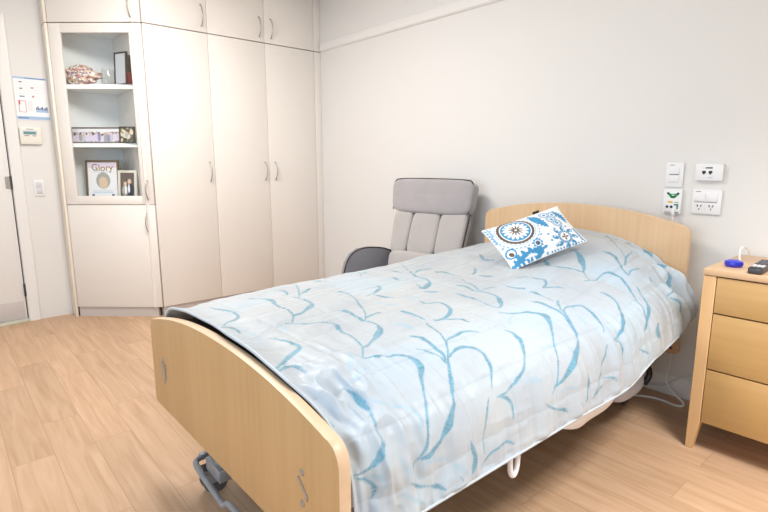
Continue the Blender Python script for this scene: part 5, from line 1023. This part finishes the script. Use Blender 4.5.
for x in (X0+.006, X1-.024): MB().box((x, Y0+LW, .128), (x+.018, Y1-LW, .769), M['stand'], .001).obj('side_panel', ND)
MB().box((X0+LW, Y1-.03, .128), (X1-LW, Y1-.018, .769), M['stand']).obj('back_panel', ND)
MB().box((X0+LW, Y0+.03, .13), (X1-LW, Y1-.03, .142), M['stand']).obj('bottom_panel', ND)
for z0, z1 in ((.616, .766), (.374, .612), (.132, .370)):
    b = MB(); b.box((X0+LW+.003, Y0+.002, z0+.001), (X1-LW-.003, Y0+.022, z1-.001), M['drawer'], .0015); b.box((X0+LW+.012, Y0+.022, z0+.02), (X1-LW-.012, Y1-.05, z0+.03), M['gap'])
    b.obj('drawer_front', ND)
MB().box((X0+LW, Y0+.026, .14), (X1-LW, Y0+.03, .768), M['gap']).obj('inner_frame', ND)
# blue call button with its white cord
cb = thing('call_button', (-.633, 2.487, .797), 'round blue call button with a white cord on the bedside drawers', 'call button')
MB().lathe([(0, 0), (.028, 0), (.033, .007), (.034, .015), (.031, .024), (.019, .029), (0, .030)], (-.622, 2.478, .797), M['bluep']).obj('button_body', cb)
b = MB(); b.tube([(-.612, 2.508, .805), (-.628, 2.59, .800), (-.655, 2.68, .812), (-.668, 2.73, .838), (-.665, 2.765, .846), (-.655, 2.80, .832), (-.652, 2.825, .806)], .0036, M['plastic'], 8, 2); b.obj('cord', cb)
# remote control
rc = thing('remote_control', (-.51, 2.46, .797), 'dark grey remote control with pale keys beside the blue button', 'remote control')
ra_ = math.atan2(2.65-2.335, -.556+.526)
RT = Matrix.Translation((-.520, 2.358, .798)) @ Matrix.Rotation(ra_-math.pi/2-.04, 4, 'Z') @ Matrix.Diagonal((1.0, 1.22, 1.1, 1.))
b = MB(); b.prism([(-.024, .006), (-.018, 0), (.018, 0), (.024, .006), (.026, .10), (.024, .205), (.018, .21), (-.018, .21), (-.024, .205), (-.026, .10)], 'Z', 0, .021, M['remote'], .004, 3, T=RT); b.obj('body', rc)
b = MB(); b.box((-.021, .004, .021), (.021, .026, .0225), M['black'], .0006, T=RT); b.box((-.021, .078, .021), (.021, .202, .0222), M['black'], .0006, T=RT); b.box((-.022, .028, .021), (.022, .076, .0221), M['silver'], .0006, T=RT); b.obj('face_panel', rc)
b = MB()
for i in range(3):
    b.box((-.018+i*.0135, .036, .021), (-.009+i*.0135, .052, .0236), M['plastic2'], .001, T=RT); b.box((-.018+i*.0135, .058, .021), (-.009+i*.0135, .070, .0236), M['plastic'], .001, T=RT)
    for k in range(6): b.box((-.0175+i*.0135, .086+k*.019, .0222), (-.0095+i*.0135, .098+k*.019, .0240), M['ink'], .001, T=RT)
b.obj('keys', rc)
# leads behind the bed
GC = 'white leads on the floor behind the bed'
b = MB(); b.tube([(-.938, 2.79, .30), (-.925, 2.79, .20), (-.945, 2.80, .11), (-.925, 2.79, .06), (-.87, 2.775, .03), (-.835, 2.765, .012), (-.83, 2.735, .007), (-.86, 2.715, .006), (-.925, 2.735, .006), (-.99, 2.725, .006), (-1.08, 2.66, .006), (-1.3, 2.50, .006), (-1.5, 2.3, .006)], .0055, M['plastic'], 8, 2)
tag(b.obj('power_lead'), 'white lead hanging from behind headboard and looping forward onto the floor', 'lead', GC)
b = MB(); b.tube([(-1.50, 2.75, .007), (-1.25, 2.80, .012), (-1.10, 2.815, .025), (-1.0, 2.82, .042), (-.95, 2.82, .058), (-.91, 2.82, .10), (-.85, 2.825, .145), (-.74, 2.84, .16)], .0045, M['plastic2'], 8, 2)
tag(b.obj('power_lead'), 'thin grey-white lead running along the skirting towards the bedside drawers', 'lead', GC)

# ------------------------------------------------------------------ camera and light
cam = bpy.data.cameras.new('camera'); cam.sensor_width = 36; cam.lens = 24; cam.clip_start = .05
co = bpy.data.objects.new('camera', cam); COL.objects.link(co); co.location = (0, 0, 1.22)
co.rotation_euler = (R(90-10.22), 0, R(48.93)); SC.camera = co
def area(name, loc, rot, sx, sy, power, col):
    l = bpy.data.lights.new(name, 'AREA'); l.shape = 'RECTANGLE'; l.size = sx; l.size_y = sy; l.energy = power; l.color = col
    o = bpy.data.objects.new(name, l); COL.objects.link(o); o.location = loc; o.rotation_euler = rot; return o
LW_ = [70, 61, 45]
area('window_daylight', ((WX0+WX1)/2, YF+.02, 1.55), (R(90), 0, 0), 3.3, 1.5, LW_[0], (.66, .85, 1.0))
area('ceiling_lamp', (-2.8, .92, ZC-.03), (0, 0, 0), 1.2, .6, LW_[1], (1.0, .955, .905))
fill = area('added_floor_fill', (.45, 1.5, ZC-.03), (0, 0, 0), .7, .7, LW_[2], (.99, .97, .93)); fill.data.spread = R(105)  # unseen fill light, added to brighten the right floor and bedside drawers
wd = bpy.data.worlds.new('world'); SC.world = wd; wd.use_nodes = True
bg = wd.node_tree.nodes['Background']; bg.inputs['Strength'].default_value = .6
sky = wd.node_tree.nodes.new('ShaderNodeTexSky'); sky.sky_type = 'HOSEK_WILKIE'; wd.node_tree.links.new(sky.outputs[0], bg.inputs['Color'])
SC.view_settings.view_transform = 'Standard'; SC.view_settings.look = 'None'; SC.view_settings.exposure = 0.0
